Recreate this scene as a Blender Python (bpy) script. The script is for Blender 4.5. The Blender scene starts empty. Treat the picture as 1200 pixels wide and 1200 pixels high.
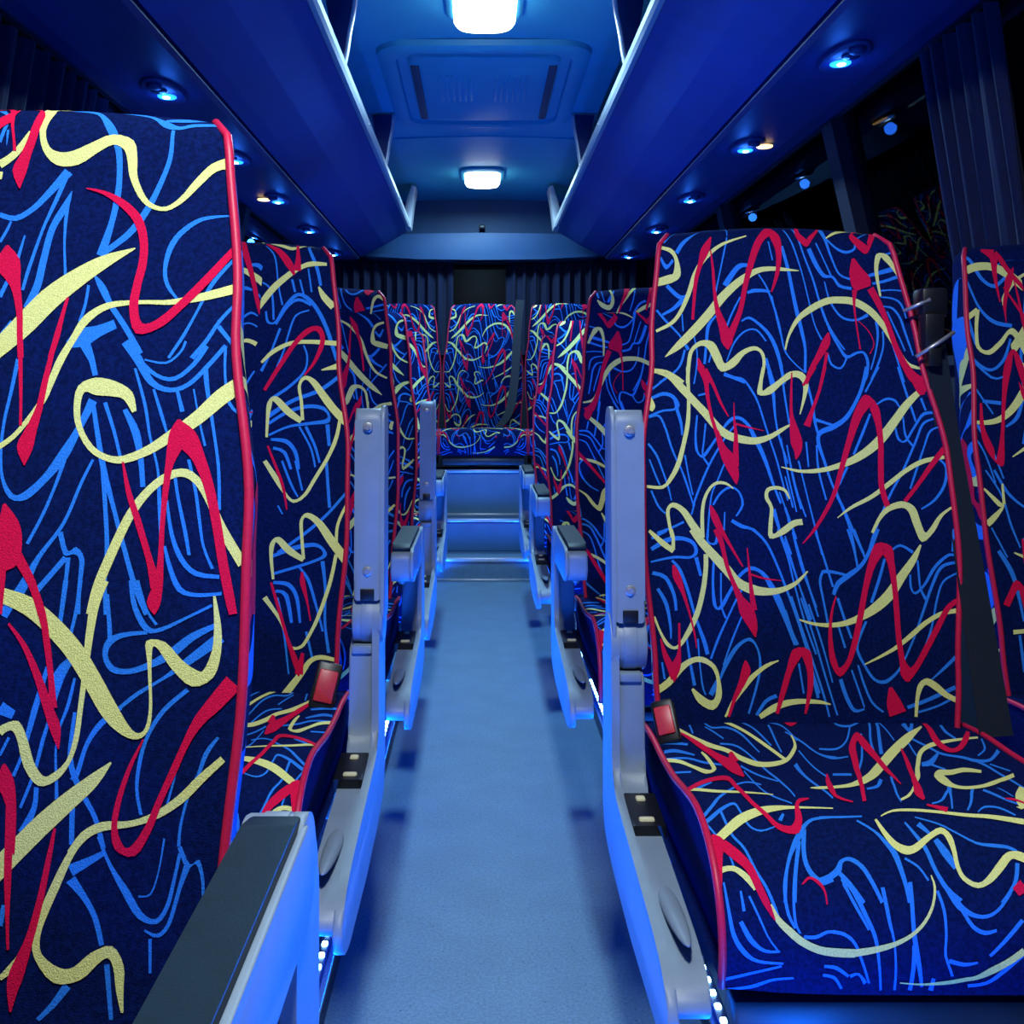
import bpy, bmesh, math, random
from mathutils import Vector, Matrix
C = bpy.context.scene.collection
random.seed(4)
# ---------------------------------------------------------------- camera, world, exposure
scn = bpy.context.scene
cam_d = bpy.data.cameras.new('camera'); cam = bpy.data.objects.new('camera', cam_d); C.objects.link(cam)
cam_d.sensor_width = 36; cam_d.sensor_fit = 'HORIZONTAL'; cam_d.lens = 36.0
cam_d.shift_x = (600 - 562) / 1200; cam_d.shift_y = (461 - 600) / 1200
cam_d.clip_start = 0.02; cam_d.clip_end = 60
cam.location = (0, 0, 0.9); cam.rotation_euler = (math.radians(90), 0, 0)
scn.camera = cam
wd = bpy.data.worlds.new('night'); scn.world = wd; wd.use_nodes = True
wd.node_tree.nodes['Background'].inputs['Color'].default_value = (0.05, 0.12, 0.5, 1)
wd.node_tree.nodes['Background'].inputs['Strength'].default_value = 0.006
scn.view_settings.view_transform = 'Standard'; scn.view_settings.look = 'None'
scn.view_settings.exposure = 0.0; scn.view_settings.gamma = 1.0; scn.view_settings.use_curve_mapping = False
CX = 0.0165                                              # centre line of the coach
LAMP_W = {0.3: 33.0, 3.3: 30.0, 5.9: 20.0}    # watts of the three ceiling lamps (by place along the coach)
LAMP_COL = (0.38, 0.74, 1.0); LAMP_COL_FRONT = (0.94, 1.0, 0.98)
LED_W = 66.0; LED_COL = (0.0, 0.13, 1.0)
# ---------------------------------------------------------------- seat surfaces (local: x across, -y towards the front of the bus, z up)
def lerp_table(tab, z):
    if z <= tab[0][0]: return tab[0][1]
    for (a, va), (b, vb) in zip(tab, tab[1:]):
        if z <= b:
            t = (z - a) / (b - a); t = t * t * (3 - 2 * t)
            return va + (vb - va) * t
    return tab[-1][1]
BACK_Z0, BACK_Z1, ROLL = 0.37, 1.165, 0.035
W_TAB = [(0.37, .205), (0.50, .214), (0.68, .226), (0.80, .224), (0.97, .202), (1.165, .182)]
T_TAB = [(0.37, .11), (0.60, .105), (0.9, .085), (1.165, .065)]
def back_profile(z):
    """(y of the front face, y of the rear face, half width) at height z"""
    s = (z - 0.43) / 0.735
    yf = 0.16 * s - 0.022 * math.sin(math.pi * min(max(s * 1.25, 0), 1)) + (0.012 * max(0, s - .8) / .2)
    t = lerp_table(T_TAB, z)
    w = lerp_table(W_TAB, z)
    yr = yf + t
    k = (z - (BACK_Z1 - ROLL)) / ROLL
    if k > 0:
        k = min(k, 1.0)
        e = math.sqrt(max(0.0, 1 - k * k)); ym = (yf + yr) / 2
        yf, yr = ym + (yf - ym) * e, ym + (yr - ym) * e
        w -= 0.03 * (1 - math.sqrt(max(0.0, 1 - k * k)))
    return yf, yr, w
def crown(x, w, z):
    g = max(0.0, (z - 0.8) / 0.365)
    return -0.009 * g * g * (x / w) ** 2
def back_front(x, z):
    yf, yr, w = back_profile(z)
    u = max(-1.05, min(1.05, x / w))
    b = 0.010 * (1 - u * u)                                # gently padded centre
    return (x, yf - b, z + crown(x, w, z))
def back_side(sg, t, z):
    yf, yr, w = back_profile(z)
    b = 0.006 * math.sin(math.pi * min(1, max(0, t)))
    x = sg * (w - 0.018 * t + b)
    return (x, yf + (yr - yf) * t, z + crown(w, w, z))
# cushion: the profile runs from the rear over the front roll and down (arc parameter s in metres)
CUSH = [(.035, .425), (-.04, .432), (-.12, .432), (-.20, .436), (-.27, .446), (-.32, .452), (-.36, .450), (-.40, .438), (-.432, .416), (-.452, .385), (-.458, .35), (-.452, .318)]
CL = [0.0]
for _a, _b in zip(CUSH, CUSH[1:]): CL.append(CL[-1] + math.hypot(_b[0] - _a[0], _b[1] - _a[1]))
CUSH_LEN = CL[-1]; CUSH_W = 0.228
def cush_prof(s):
    i = 0
    while i < len(CL) - 2 and s > CL[i + 1]: i += 1
    t = (s - CL[i]) / (CL[i + 1] - CL[i])
    p = [CUSH[max(0, min(len(CUSH) - 1, i + k))] for k in (-1, 0, 1, 2)]
    if t < 0 or t > 1:
        return tuple(p[1][k] + (p[2][k] - p[1][k]) * t for k in (0, 1))
    return tuple(.5 * (2 * p[1][k] + (p[2][k] - p[0][k]) * t + (2 * p[0][k] - 5 * p[1][k] + 4 * p[2][k] - p[3][k]) * t * t + (3 * p[1][k] - p[0][k] - 3 * p[2][k] + p[3][k]) * t ** 3) for k in (0, 1))
def cush_top(x, s):
    y, z = cush_prof(s)
    y0, z0 = cush_prof(s - .004); y1, z1 = cush_prof(s + .004)
    dy, dz = y1 - y0, z1 - z0; l = math.hypot(dy, dz) or 1
    u = max(-1.05, min(1.05, x / CUSH_W))
    h = 0.010 * (1 - u ** 4) - .004
    return (x, y + h * dz / l, z - h * dy / l)             # outward normal of the profile
# printed strokes of the seat fabric: colour, then pairs of ribbon edges in seat millimetres (x, height) or (x, arc)
STROKES = {
'L1 front': '''y -106 2322 -152 2322 -92 2322 -121 2322 -72 2322 -83 2322
y -27 2201 -37 2214 -5 2220 -15 2230 12 2248 2 2255 16 2271 12 2273
r -83 2322 -67 2322 -44 2322 -33 2322 -20 2274 -15 2274 -11 2234 -5 2234
r 11 2162 9 2162 18 2192 -7 2197 22 2222 4 2229 29 2262 14 2268 31 2306 15 2317 15 2322 1 2322
y 70 2322 76 2322 28 2322 46 2322 21 2322 46 2310 30 2275 42 2273 42 2235 53 2242 70 2207 74 2232 108 2209 97 2236 139 2233 128 2253 165 2250 162 2270 185 2241 200 2260 193 2220 210 2224 200 2189 213 2193 218 2153 227 2160 240 2132 244 2140 270 2127 268 2135 298 2146 291 2154 325 2180 314 2190 350 2210 340 2224 375 2218 368 2240
r 127 2163 127 2165 158 2153 160 2160 189 2132 196 2144 215 2105 228 2114 229 2070 243 2073 232 2030 246 2028 227 1989 241 1986 225 1946 240 1947 241 1902 250 1920 281 1913 272 1926 315 1947 305 1958 354 1994 343 2004 404 2064 395 2072
y 14 1853 -7 1872 64 1900 35 1927 103 1947 75 1976 141 1985 120 2012 181 2020 169 2040 224 2054 223 2056
r 1 2057 5 2057 -13 2022 28 2031 19 1983 36 1987 36 1937 47 1938 43 1897 53 1898 50 1859 60 1859
r 117 1964 122 1963 111 1931 118 1928 105 1895 115 1893 100 1860 108 1858
b 69 2322 65 2322 121 2314 118 2322 149 2279 161 2288 169 2241 180 2244 177 2190 187 2190 177 2147 188 2146 173 2105 183 2102 165 2071 178 2067 158 2043 173 2037
b 166 2322 161 2322 219 2314 209 2322 249 2292 249 2308 277 2290 275 2298 300 2300 297 2308 342 2309 339 2317
b 211 2322 205 2322 254 2322 249 2322 295 2322 290 2322
b 248 2306 246 2312 286 2311 281 2322 316 2322 308 2322
b 263 2288 269 2287 263 2231 271 2230 248 2173 257 2170 229 2126 239 2119 206 2087 215 2079 178 2059 185 2051 163 2043 168 2037
b -19 2109 -18 2118 12 2102 9 2112 43 2122 36 2130 72 2156 62 2165 99 2190 85 2201
b 88 2197 96 2194 74 2145 81 2142 58 2089 63 2087 43 2019 49 2017 38 1978 43 1976
b 102 2159 103 2159 89 2134 100 2128 71 2091 82 2086 63 2036 75 2033 58 1987 71 1983 46 1948 59 1942
b 102 2159 103 2159 95 2119 101 2118 99 2060 103 2060 109 1994 114 1994
b 381 2126 381 2123 331 2118 334 2111 295 2090 302 2083 278 2058 287 2054 274 2018 281 2018 282 1987 288 1990 302 1963 305 1966
b 159 2002 162 2004 170 1979 180 1986 190 1948 198 1953 217 1912 225 1917 248 1865 256 1870
b 149 1987 154 1986 148 1954 153 1953 142 1923 147 1921
b -9 2062 -14 2064 0 2083 -5 2085 5 2100 1 2102
b 29 2076 32 2075 21 2035 27 2033
b 201 1926 208 1911 173 1915 183 1897 143 1909 160 1880 127 1888 134 1877
b 148 1883 157 1889 167 1856 176 1862
b 7 1963 0 1967 17 1996 11 1999
b 28 1893 14 1902 39 1918 28 1924
b 390 2041 394 2037 358 1998 364 1993 336 1942 340 1940 318 1902 323 1899 297 1862 301 1859
b 401 1961 405 1957 375 1928 380 1924 357 1895 363 1891 334 1863 341 1858
b 374 1915 380 1920 401 1884 406 1888
b -35 2250 -41 2253 -30 2297 -37 2301 -52 2322 -66 2322
y 404 1997 410 1980 346 1977 350 1963 292 1963 294 1954 243 1961 244 1954 188 1956 192 1945 150 1931 161 1921 132 1893 142 1887 116 1860 128 1854 106 1825 117 1820 96 1791 106 1786 79 1761 86 1756 58 1732 64 1726 31 1712 37 1705
r 46 1888 54 1888 54 1841 61 1841 63 1788 68 1788 68 1747 73 1747
r 86 1683 84 1683 95 1708 69 1713 98 1737 80 1743 103 1775 92 1779 106 1817 96 1820 112 1887 105 1889
y 256 1771 249 1768 246 1802 233 1790 217 1820 213 1795 183 1826 186 1797 156 1812 168 1802 153 1777 164 1777 162 1742 171 1745 185 1707 192 1714 216 1689 218 1699 246 1686 242 1698 285 1700 277 1713 322 1723 311 1738 363 1750 348 1768 401 1784 384 1806 439 1811 423 1834
r 241 1688 244 1688 252 1640 260 1642 270 1593 280 1596 293 1533 303 1536 303 1491 320 1495
r 313 1452 311 1451 320 1467 299 1470 322 1499 308 1501 320 1538 311 1538 318 1590 310 1591 320 1644 310 1645 324 1683 311 1686 341 1721 312 1729 339 1742 317 1745 329 1757 324 1757
r 323 1756 326 1757 325 1720 354 1737 353 1691 372 1700 376 1645 391 1650 392 1589 407 1591 404 1536 419 1538 417 1483 432 1486 427 1449 440 1451
y 220 1451 206 1454 228 1491 213 1496 245 1542 231 1549 269 1602 256 1609 295 1640 285 1649 322 1660 316 1672 344 1663 347 1676 365 1647 374 1655 384 1616 395 1621 403 1576 416 1583 438 1522 451 1530
b 148 1884 164 1892 166 1859 176 1863 178 1829 186 1831
b 47 1858 54 1856 44 1804 50 1803 40 1755 45 1754 41 1707 46 1707 49 1663 54 1664 67 1631 72 1638 95 1629 88 1640 126 1659 116 1667 153 1695 138 1704 171 1741 161 1746 190 1785 176 1792
b 181 1780 188 1781 194 1728 202 1729 208 1676 217 1678 232 1612 239 1613 252 1555 259 1557 275 1492 283 1494 296 1450 304 1453
b 206 1684 214 1685 216 1627 223 1627 226 1556 233 1556 228 1501 234 1500 233 1452 240 1452
b 200 1784 206 1786 221 1735 226 1737 236 1691 241 1692
b 233 1772 240 1775 252 1734 264 1738 266 1691 275 1692 274 1648 282 1648
b 219 1884 231 1893 243 1854 255 1862 272 1815 279 1823 307 1802 307 1810 339 1813 334 1819 368 1845 362 1850 395 1881 389 1886
b 242 1859 247 1865 281 1828 283 1834 314 1822 312 1829 345 1848 339 1853 364 1880 357 1885
b 260 1856 260 1859 296 1850 295 1854 319 1869 316 1872 327 1889 323 1891
b 244 1842 248 1843 266 1781 271 1782 280 1728 284 1729 297 1677 301 1677 303 1626 309 1627 310 1573 313 1573
b 278 1807 282 1808 294 1765 299 1767 306 1736 310 1737
b 316 1805 321 1807 327 1769 334 1771
b 357 1843 366 1844 365 1804 372 1805 382 1736 387 1736 394 1676 399 1677 400 1611 405 1611
b 389 1883 394 1883 393 1832 397 1832 403 1784 408 1786 426 1761 429 1764
b 344 1808 347 1808 358 1754 361 1755 370 1713 374 1714
b 345 1691 350 1692 360 1640 365 1641 369 1597 374 1598 379 1554 383 1555 395 1519 400 1520
b 316 1626 320 1627 327 1572 333 1574 345 1532 352 1536 371 1509 374 1516 409 1504 409 1510
b 324 1669 329 1670 334 1626 339 1627 347 1579 353 1580 357 1541 362 1541
b 318 1555 322 1556 328 1519 335 1521 345 1486 351 1492 374 1477 374 1483 414 1479 414 1484
b 146 1700 153 1698 137 1657 142 1655 121 1607 126 1605 101 1561 106 1559
b 192 1693 196 1691 177 1657 182 1655 155 1593 160 1590 120 1541 127 1537 96 1498 110 1490 73 1461 85 1453
b 150 1577 158 1579 163 1543 169 1549 178 1544 182 1555 188 1535 196 1536 189 1494 195 1494 191 1453 197 1453
b 167 1539 174 1539 167 1501 173 1501 165 1453 170 1453
b 163 1542 170 1536 141 1514 148 1509 118 1487 126 1481
r 58 1621 62 1623 55 1590 87 1594 53 1565 96 1562 54 1542 93 1530 57 1532 75 1519
r 82 1539 97 1547 111 1499 123 1504 128 1462 138 1465 140 1431 149 1434
r 64 1529 75 1529 65 1488 76 1487 68 1454 76 1453
y 56 1474 60 1497 73 1470 79 1492 107 1455 119 1479 142 1429 160 1450 178 1393 201 1410 209 1351 233 1365 243 1300 265 1314 273 1274 284 1286 298 1267 297 1276 314 1282 308 1284 317 1313 312 1313 314 1350 309 1350 312 1384 305 1384 313 1403 302 1412 322 1398 331 1410 344 1369 358 1383 376 1343 382 1367 408 1356 393 1368 418 1394 404 1397 416 1433 405 1433 405 1478 401 1478
y 224 1507 237 1501 212 1472 226 1468 208 1423 220 1421 207 1369 216 1367 204 1315 212 1314 200 1269 208 1267 191 1237 197 1233 171 1219 178 1209 158 1216 151 1202 143 1236 128 1229 130 1271 116 1266 115 1296 107 1282 91 1291 97 1280 83 1283 92 1275
r 112 1503 121 1506 132 1459 142 1461 145 1408 155 1410 157 1351 166 1352 159 1315 173 1315
r 180 1255 178 1255 180 1287 164 1283 166 1317 152 1313 146 1361 135 1357 119 1408 112 1404 89 1441 86 1439
r 96 1234 100 1234 89 1208 114 1212 104 1176 120 1178 110 1137 122 1137 110 1105 122 1104
y 96 1059 73 1080 137 1101 115 1122 169 1133 147 1154 204 1166 185 1186 240 1201 226 1215 260 1233 258 1235
r 305 1267 307 1266 285 1228 291 1226 270 1182 278 1180 264 1142 273 1141 271 1108 282 1115 301 1098 293 1111 323 1131 312 1136 340 1177 331 1181 358 1216 348 1221 375 1256 365 1261 395 1286 381 1296 421 1309 403 1326 450 1338 428 1357
y 208 1100 200 1107 229 1124 220 1134 253 1135 249 1148 294 1140 292 1149 333 1151 328 1161 370 1173 362 1184 401 1203 391 1212 431 1231 424 1239
b 233 1483 239 1483 240 1435 247 1435 242 1415 249 1415
b 268 1503 273 1504 277 1461 285 1463 299 1426 305 1433 325 1426 323 1432 359 1442 357 1446 401 1462 399 1466
b 302 1427 303 1422 265 1425 268 1418 241 1415 250 1408 236 1391 244 1392 250 1367 255 1375 280 1363 278 1371 313 1372 308 1381 346 1387 338 1399 376 1412 369 1422 415 1433 412 1439
b 279 1503 284 1504 297 1458 301 1459 314 1435 318 1437
b 270 1312 266 1316 295 1331 291 1336 333 1354 330 1358 369 1374 362 1384 422 1409 411 1423
b 266 1316 271 1311 237 1294 244 1288 218 1263 224 1260 206 1223 213 1220 198 1211 207 1206
b 367 1341 372 1336 332 1311 338 1307 310 1274 315 1271 299 1234 305 1233 297 1193 302 1193 305 1157 310 1157
b 166 1505 174 1504 164 1453 171 1453 162 1409 167 1408
b 189 1505 196 1504 188 1464 194 1463 182 1423 187 1422
b 191 1394 197 1390 163 1365 180 1358 159 1302 165 1301 151 1269 157 1268 141 1220 146 1218 124 1171 128 1169
b 150 1376 156 1374 133 1310 142 1307 122 1250 127 1248 110 1217 115 1215
b 194 1359 198 1358 186 1319 191 1317 173 1269 176 1268 176 1202 181 1202 177 1182 183 1182
b 197 1308 202 1308 193 1241 201 1242 207 1200 215 1203 235 1154 242 1156 250 1108 257 1110
b 145 1200 152 1199 143 1171 151 1169 125 1137 138 1131
b 417 1268 421 1266 399 1246 405 1242 389 1215 394 1213 375 1182 379 1181 365 1139 369 1138 363 1109 368 1109
b 362 1252 365 1251 353 1206 356 1205 343 1166 346 1165
b 202 1182 208 1182 205 1136 209 1136 205 1103 210 1103
b 81 1307 89 1324 104 1299 109 1311
b 84 1480 98 1474 74 1452 84 1448
b 92 1245 88 1247 104 1271 100 1273
r 104 1191 116 1190 106 1136 118 1135 108 1074 119 1074 113 1013 119 1013 117 968 121 968
r 178 1141 182 1140 169 1096 177 1094 158 1038 168 1036 144 985 156 981 123 938 144 931 120 912 136 909 125 881 128 880
y 208 1115 216 1110 196 1097 206 1092 179 1061 191 1055 164 1024 176 1019 155 989 166 988 158 956 169 961 188 920 196 941 227 923 217 942 252 945 241 961 266 953 272 970 275 938 290 942 280 906 291 907 288 875 292 875
y 111 925 106 930 131 940 122 947 142 967 140 968
b 210 1071 201 1087 233 1085 227 1096 258 1101 254 1107
b 200 1062 213 1071 223 1039 231 1044 241 1010 249 1012 253 970 260 972
b 243 1126 247 1128 261 1086 266 1088 284 1044 294 1049 308 1008 315 1016 337 999 334 1006 354 1022 348 1024 363 1062 358 1063 370 1099 365 1100
b 308 1038 308 1041 327 1041 325 1043 338 1075 336 1076 345 1121 342 1122
b 318 989 319 992 339 979 337 985 357 997 352 1000 372 1049 366 1051 385 1081 375 1085
b 364 1107 370 1110 378 1077 383 1083 392 1083 397 1089 400 1061 405 1061 402 1036 406 1036
b 325 978 330 978 327 929 331 929
b 261 943 269 944 271 865 277 865
b 203 919 213 911 184 891 191 885 164 870 169 866
b 200 1165 205 1165 202 1116 207 1116
b 106 1032 113 1031 101 1002 109 1001''',
'L1 side': '''y -135 979 -130 982 -147 961 -135 978 -147 949 -148 963
y -147 948 -146 963 -140 966 2 983 36 958 50 897 53 897 50 871
b -141 971 -137 979 -137 978 -132 986 -126 998 5 1098 -111 1005 -25 1062 0 1035 -41 1030 88 1008 53 940 57 921 50 902 50 890 55 885
b -142 970 -138 977 -133 989 -127 997 -131 981 -127 993 -130 980 -124 990 7 972 20 973 40 942 50 927
b -132 985 -131 992 -2 1101 7 1103 79 1067 35 1061 53 960 50 900 54 903 50 878
b -146 960 -145 968 -140 965 -134 977 -149 944 -146 960
y -147 968 -144 967 -137 978 -132 986 -131 992 -127 1002
y 9 909 4 917 53 893 50 910 50 869 56 883
r 40 826 50 820 24 814 50 807 28 799 50 797 20 765 44 762 20 721 71 710
b -27 874 8 874 11 848 26 848 41 828 50 822 50 794 50 796
b -150 857 -111 858 -50 827 5 823 13 801 29 799 9 776 23 774 5 755 15 753
b 50 928 52 917 50 878 50 860 50 837 50 828 50 809 50 807
b 7 902 14 903 50 874 50 866 50 824 50 819
b -67 754 9 740 -150 758 -61 738
y -150 771 -150 795 16 749 -96 774 50 775 50 758
r 17 748 74 738 6 722 23 718 -110 725 7 697 -150 758 -22 681 -150 757 -97 688
b 50 756 50 772 15 688 60 675 -143 705 -14 668 -150 735 -140 690 -150 738 -150 717 -150 741 -150 724 -150 721 -150 692 -42 599 -69 616 50 579 20 587 54 615 51 591 53 605 56 636 58 624 60 663 55 620 50 654
b 50 739 50 761 50 768 50 774
r -150 726 -150 720 -150 690 -150 652 -116 619 -45 590
b 50 774 50 780 50 764 50 774 50 762 50 769 50 745 50 757
b -150 788 -150 777 -150 784 -150 779''',
'R1 front': '''y -368 2271 -365 2281 -334 2254 -326 2265 -320 2225 -309 2228 -327 2183 -305 2174 -340 2179 -332 2152 -390 2164 -385 2141
y -388 1991 -391 1999 -337 2016 -343 2026 -306 2054 -316 2060 -279 2108 -291 2114 -253 2177 -265 2183 -219 2225 -228 2235 -170 2265 -173 2274 -91 2294 -92 2298
y -367 1912 -368 1914 -320 1938 -333 1955 -273 1978 -290 1998 -222 2031 -241 2050 -173 2089 -191 2108 -120 2138 -133 2157 -68 2172 -73 2189 -24 2180 -24 2194 12 2179 14 2190 59 2179 60 2182
r -273 2028 -281 2029 -265 2087 -274 2088 -253 2155 -265 2158 -234 2209 -248 2215 -213 2248 -236 2260 -200 2296 -203 2298
r -210 2253 -206 2253 -209 2187 -201 2187 -210 2112 -200 2113 -208 2056 -193 2060 -200 2000 -174 2008 -195 1956 -161 1962 -180 1933 -177 1933
r -167 1953 -189 1965 -144 2004 -161 2012 -122 2059 -136 2063 -101 2136 -116 2140 -79 2199 -97 2205 -50 2265 -68 2277 -24 2291 -22 2322 -18 2282 9 2298 -7 2237 11 2238 -14 2175 -2 2172 -33 2113 -29 2111
y -301 1829 -311 1830 -294 1881 -305 1882 -283 1927 -293 1932 -257 1946 -260 1961 -238 1936 -220 1957 -225 1905 -201 1917 -204 1866 -192 1891 -162 1881 -174 1901 -129 1917 -137 1930 -99 1930 -98 1943 -82 1921 -73 1926 -78 1889 -69 1888 -92 1829 -85 1828
y -416 1865 -413 1879 -372 1857 -366 1872 -347 1839 -336 1855 -330 1821 -315 1838
r -272 1907 -267 1908 -270 1868 -252 1877 -247 1828 -232 1838
b -347 2288 -350 2292 -312 2321 -312 2322 -272 2322 -272 2322
b -155 2294 -151 2293 -170 2242 -165 2241 -188 2173 -184 2172 -207 2104 -202 2103
b -308 2246 -318 2255 -282 2283 -288 2293 -227 2322 -226 2322 -174 2322 -171 2322 -150 2322 -146 2322 -153 2298 -150 2300
b -353 2139 -345 2147 -315 2097 -309 2109 -285 2108 -286 2114
b -304 2105 -293 2091 -336 2071 -330 2062 -369 2051 -366 2044
b -387 2062 -382 2066 -360 2024 -355 2029 -322 1978 -317 1981 -301 1932 -292 1937
b -310 2047 -306 2048 -310 1993 -306 1993
b -279 1978 -275 1979 -273 1925 -269 1925 -279 1873 -275 1872 -289 1829 -285 1829
b -310 1936 -304 1933 -325 1892 -319 1889 -346 1867 -342 1862 -390 1837 -387 1832
b -165 2130 -179 2140 -138 2170 -150 2181 -118 2191 -124 2205 -98 2194 -98 2205
b -202 2046 -199 2043 -235 2011 -226 2007 -246 1947 -238 1946 -255 1890 -248 1889
b -104 2107 -106 2114 -86 2111 -87 2123 -55 2112 -53 2122 -37 2108 -34 2116
b -181 1985 -185 1987 -158 2038 -163 2040 -126 2096 -130 2099
b -129 2019 -131 2023 -108 2028 -107 2036 -85 2013 -79 2019 -55 1977 -46 1983 -36 1930 -26 1933 -27 1870 -18 1872 -22 1827 -14 1829
b -183 1897 -186 1898 -155 1953 -159 1956 -121 1987 -123 1992 -89 1991 -86 1996 -63 1957 -59 1960
b -68 2168 -64 2170 -47 2127 -42 2129 -31 2068 -25 2070 -19 2010 -14 2012 -10 1931 -5 1933 15 1891 18 1894 41 1865 44 1868
b -227 1934 -223 1933 -241 1895 -236 1893
b -197 1855 -194 1863 -166 1841 -161 1850 -137 1829 -134 1836
b -73 1904 -62 1907 -63 1861 -53 1864 -55 1827 -45 1830
b -366 2239 -360 2242 -349 2197 -345 2213 -322 2224 -328 2231
y -3 1931 -8 1932 13 1974 6 1977 46 2020 36 2029 89 2050 80 2067 138 2074 134 2094 176 2078 179 2100 219 2073 230 2095 264 2046 280 2064 297 2005 313 2017 320 1962 335 1971 342 1914 354 1921 368 1882 375 1892 414 1873 417 1880
y 312 2106 306 2105 311 2155 301 2153 314 2202 301 2202 327 2236 314 2247 334 2229 349 2248 354 2206 367 2216 377 2166 386 2172
y 158 2288 157 2292 198 2309 200 2319 247 2322 259 2322 303 2322 317 2322
r 67 2322 80 2322 62 2290 78 2302 89 2258 98 2281 113 2284 100 2290 147 2322 140 2322
r 257 2322 273 2322 234 2293 252 2309 276 2243 288 2272 305 2283 289 2285 331 2322 312 2322
r 231 2225 240 2227 219 2181 259 2196 220 2138 282 2166 232 2119 281 2138
r 221 2123 237 2123 218 2076 226 2077 219 2013 224 2014 221 1933 226 1934
r 269 2123 290 2136 293 2070 312 2080 312 2013 328 2019 327 1940 344 1948 346 1881 367 1892 368 1835 392 1859 402 1826 414 1851
r 228 2022 230 2024 255 1991 258 1992 267 1952 270 1952 250 1921 253 1920
r 130 1986 134 1985 109 1959 132 1949 85 1915 101 1906 60 1874 73 1868 40 1830 51 1826
r 115 1924 125 1923 101 1872 109 1870 87 1829 95 1827
b -29 2275 -25 2276 -21 2214 -17 2215
b 9 2260 18 2262 22 2181 32 2184 29 2109 40 2111 36 2046 48 2048 45 1988 56 1990 51 1932 59 1932 43 1862 51 1862
b -33 2100 -29 2101 -23 2019 -18 2021 -13 1957 -8 1959
b 29 2316 33 2318 48 2256 53 2258 67 2173 71 2174 79 2092 83 2093 90 2011 94 2012 107 1962 112 1964
b 58 2322 63 2322 77 2233 82 2235 98 2155 104 2157 110 2091 116 2094 126 2019 133 2022 152 1966 157 1969 174 1931 178 1934
b 91 2250 104 2256 109 2199 122 2206 133 2161 141 2171 162 2159 167 2166 179 2131 186 2139 218 2122 221 2132
b 120 2271 124 2274 140 2216 144 2218 157 2165 162 2168
b 142 2322 157 2322 153 2267 161 2271 166 2217 172 2219 184 2170 189 2174 217 2154 221 2161
b 144 2302 148 2306 179 2258 183 2264 213 2241 215 2251 247 2257 242 2262 256 2290 250 2291 306 2322 301 2322
b 135 2147 139 2148 143 2092 148 2094 161 2051 166 2055 185 2027 188 2034 224 2023 224 2030 264 2039 261 2049
b 279 2167 278 2176 316 2177 314 2190 376 2196 374 2213
b 289 2143 288 2150 326 2151 325 2160 384 2173 382 2184
b 313 2121 313 2127 350 2126 351 2131 393 2124 394 2129
b 341 2245 341 2251 374 2255 373 2262
b 308 2101 309 2105 346 2097 348 2103 369 2081 375 2085 381 2036 385 2037
b 314 2071 315 2075 341 2064 346 2070 360 2034 367 2037 369 1989 376 1991 385 1917 390 1919
b 322 2056 327 2058 350 1970 355 1973 362 1930 366 1932
b 119 2051 125 2053 134 1992 141 1996 154 1944 161 1948 176 1906 181 1916 209 1918 208 1926 230 1922 235 1928 238 1898 247 1899 231 1855 238 1854 218 1830 223 1828
b 120 1923 125 1924 127 1886 132 1891 158 1873 157 1879 181 1905 176 1908
b 281 2023 291 2025 281 1979 288 1979 268 1926 273 1925 247 1873 251 1871
b 299 1993 305 1993 294 1944 299 1943 271 1891 277 1889 244 1843 249 1841
b 324 1952 329 1953 335 1890 340 1892 345 1833 350 1835
b -55 1978 -47 1982 -40 1939 -30 1943 -26 1878 -17 1881
y -412 1868 -408 1880 -366 1848 -357 1863 -336 1813 -319 1829 -303 1774 -286 1789 -267 1731 -249 1747 -237 1693 -220 1710 -204 1666 -192 1687 -160 1653 -154 1675 -115 1650 -116 1670 -70 1666 -75 1679 -33 1689 -38 1698 -9 1706 -11 1710
y -307 1881 -297 1882 -309 1829 -299 1829 -311 1773 -301 1773 -319 1711 -307 1709 -335 1649 -323 1646 -353 1596 -340 1591 -374 1556 -364 1549 -396 1530 -394 1521 -440 1531 -441 1523
y -427 1785 -415 1789 -422 1760 -405 1762 -423 1750 -415 1746
r -275 1877 -254 1885 -259 1836 -244 1839 -254 1785 -244 1787 -247 1730 -237 1732 -236 1683 -225 1686
r -260 1868 -245 1876 -236 1826 -227 1831 -216 1772 -209 1775 -194 1730 -191 1732
r -236 1687 -224 1691 -228 1639 -208 1647 -217 1599 -182 1614 -197 1558 -173 1565 -184 1535 -180 1535
r -172 1586 -188 1586 -170 1627 -186 1627 -169 1677 -180 1676 -173 1718 -179 1718 -172 1773 -174 1773
r -174 1707 -172 1713 -146 1699 -144 1704 -92 1688 -91 1690
y -81 1880 -73 1879 -93 1837 -82 1836 -101 1797 -85 1808 -63 1797 -71 1816 -27 1826 -36 1839 7 1847 2 1865 26 1845 39 1863 37 1827 54 1830 33 1791 43 1789 18 1738 21 1737
r 5 1862 9 1862 -4 1803 3 1802 -11 1739 -1 1740 -15 1691 10 1696 -15 1653 19 1659 -7 1627 13 1627 -6 1607 -3 1606
y -191 1524 -193 1521 -210 1540 -213 1533 -237 1543 -236 1534 -261 1527 -255 1522 -281 1493 -272 1491 -290 1448 -280 1447 -292 1383 -281 1383
y -369 1383 -378 1382 -376 1423 -385 1422 -378 1458 -388 1460 -368 1468 -368 1482 -346 1453 -333 1465 -323 1413 -305 1425 -302 1381 -283 1394
y -29 1494 -33 1492 -39 1520 -45 1514 -66 1530 -67 1520 -96 1523 -88 1515 -103 1495 -92 1498 -90 1468 -80 1469 -96 1424 -84 1424 -96 1382 -85 1395 -54 1393 -63 1408 -20 1416 -27 1432 3 1420 1 1437
r -263 1473 -258 1475 -260 1440 -241 1448 -237 1388 -222 1395
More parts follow.
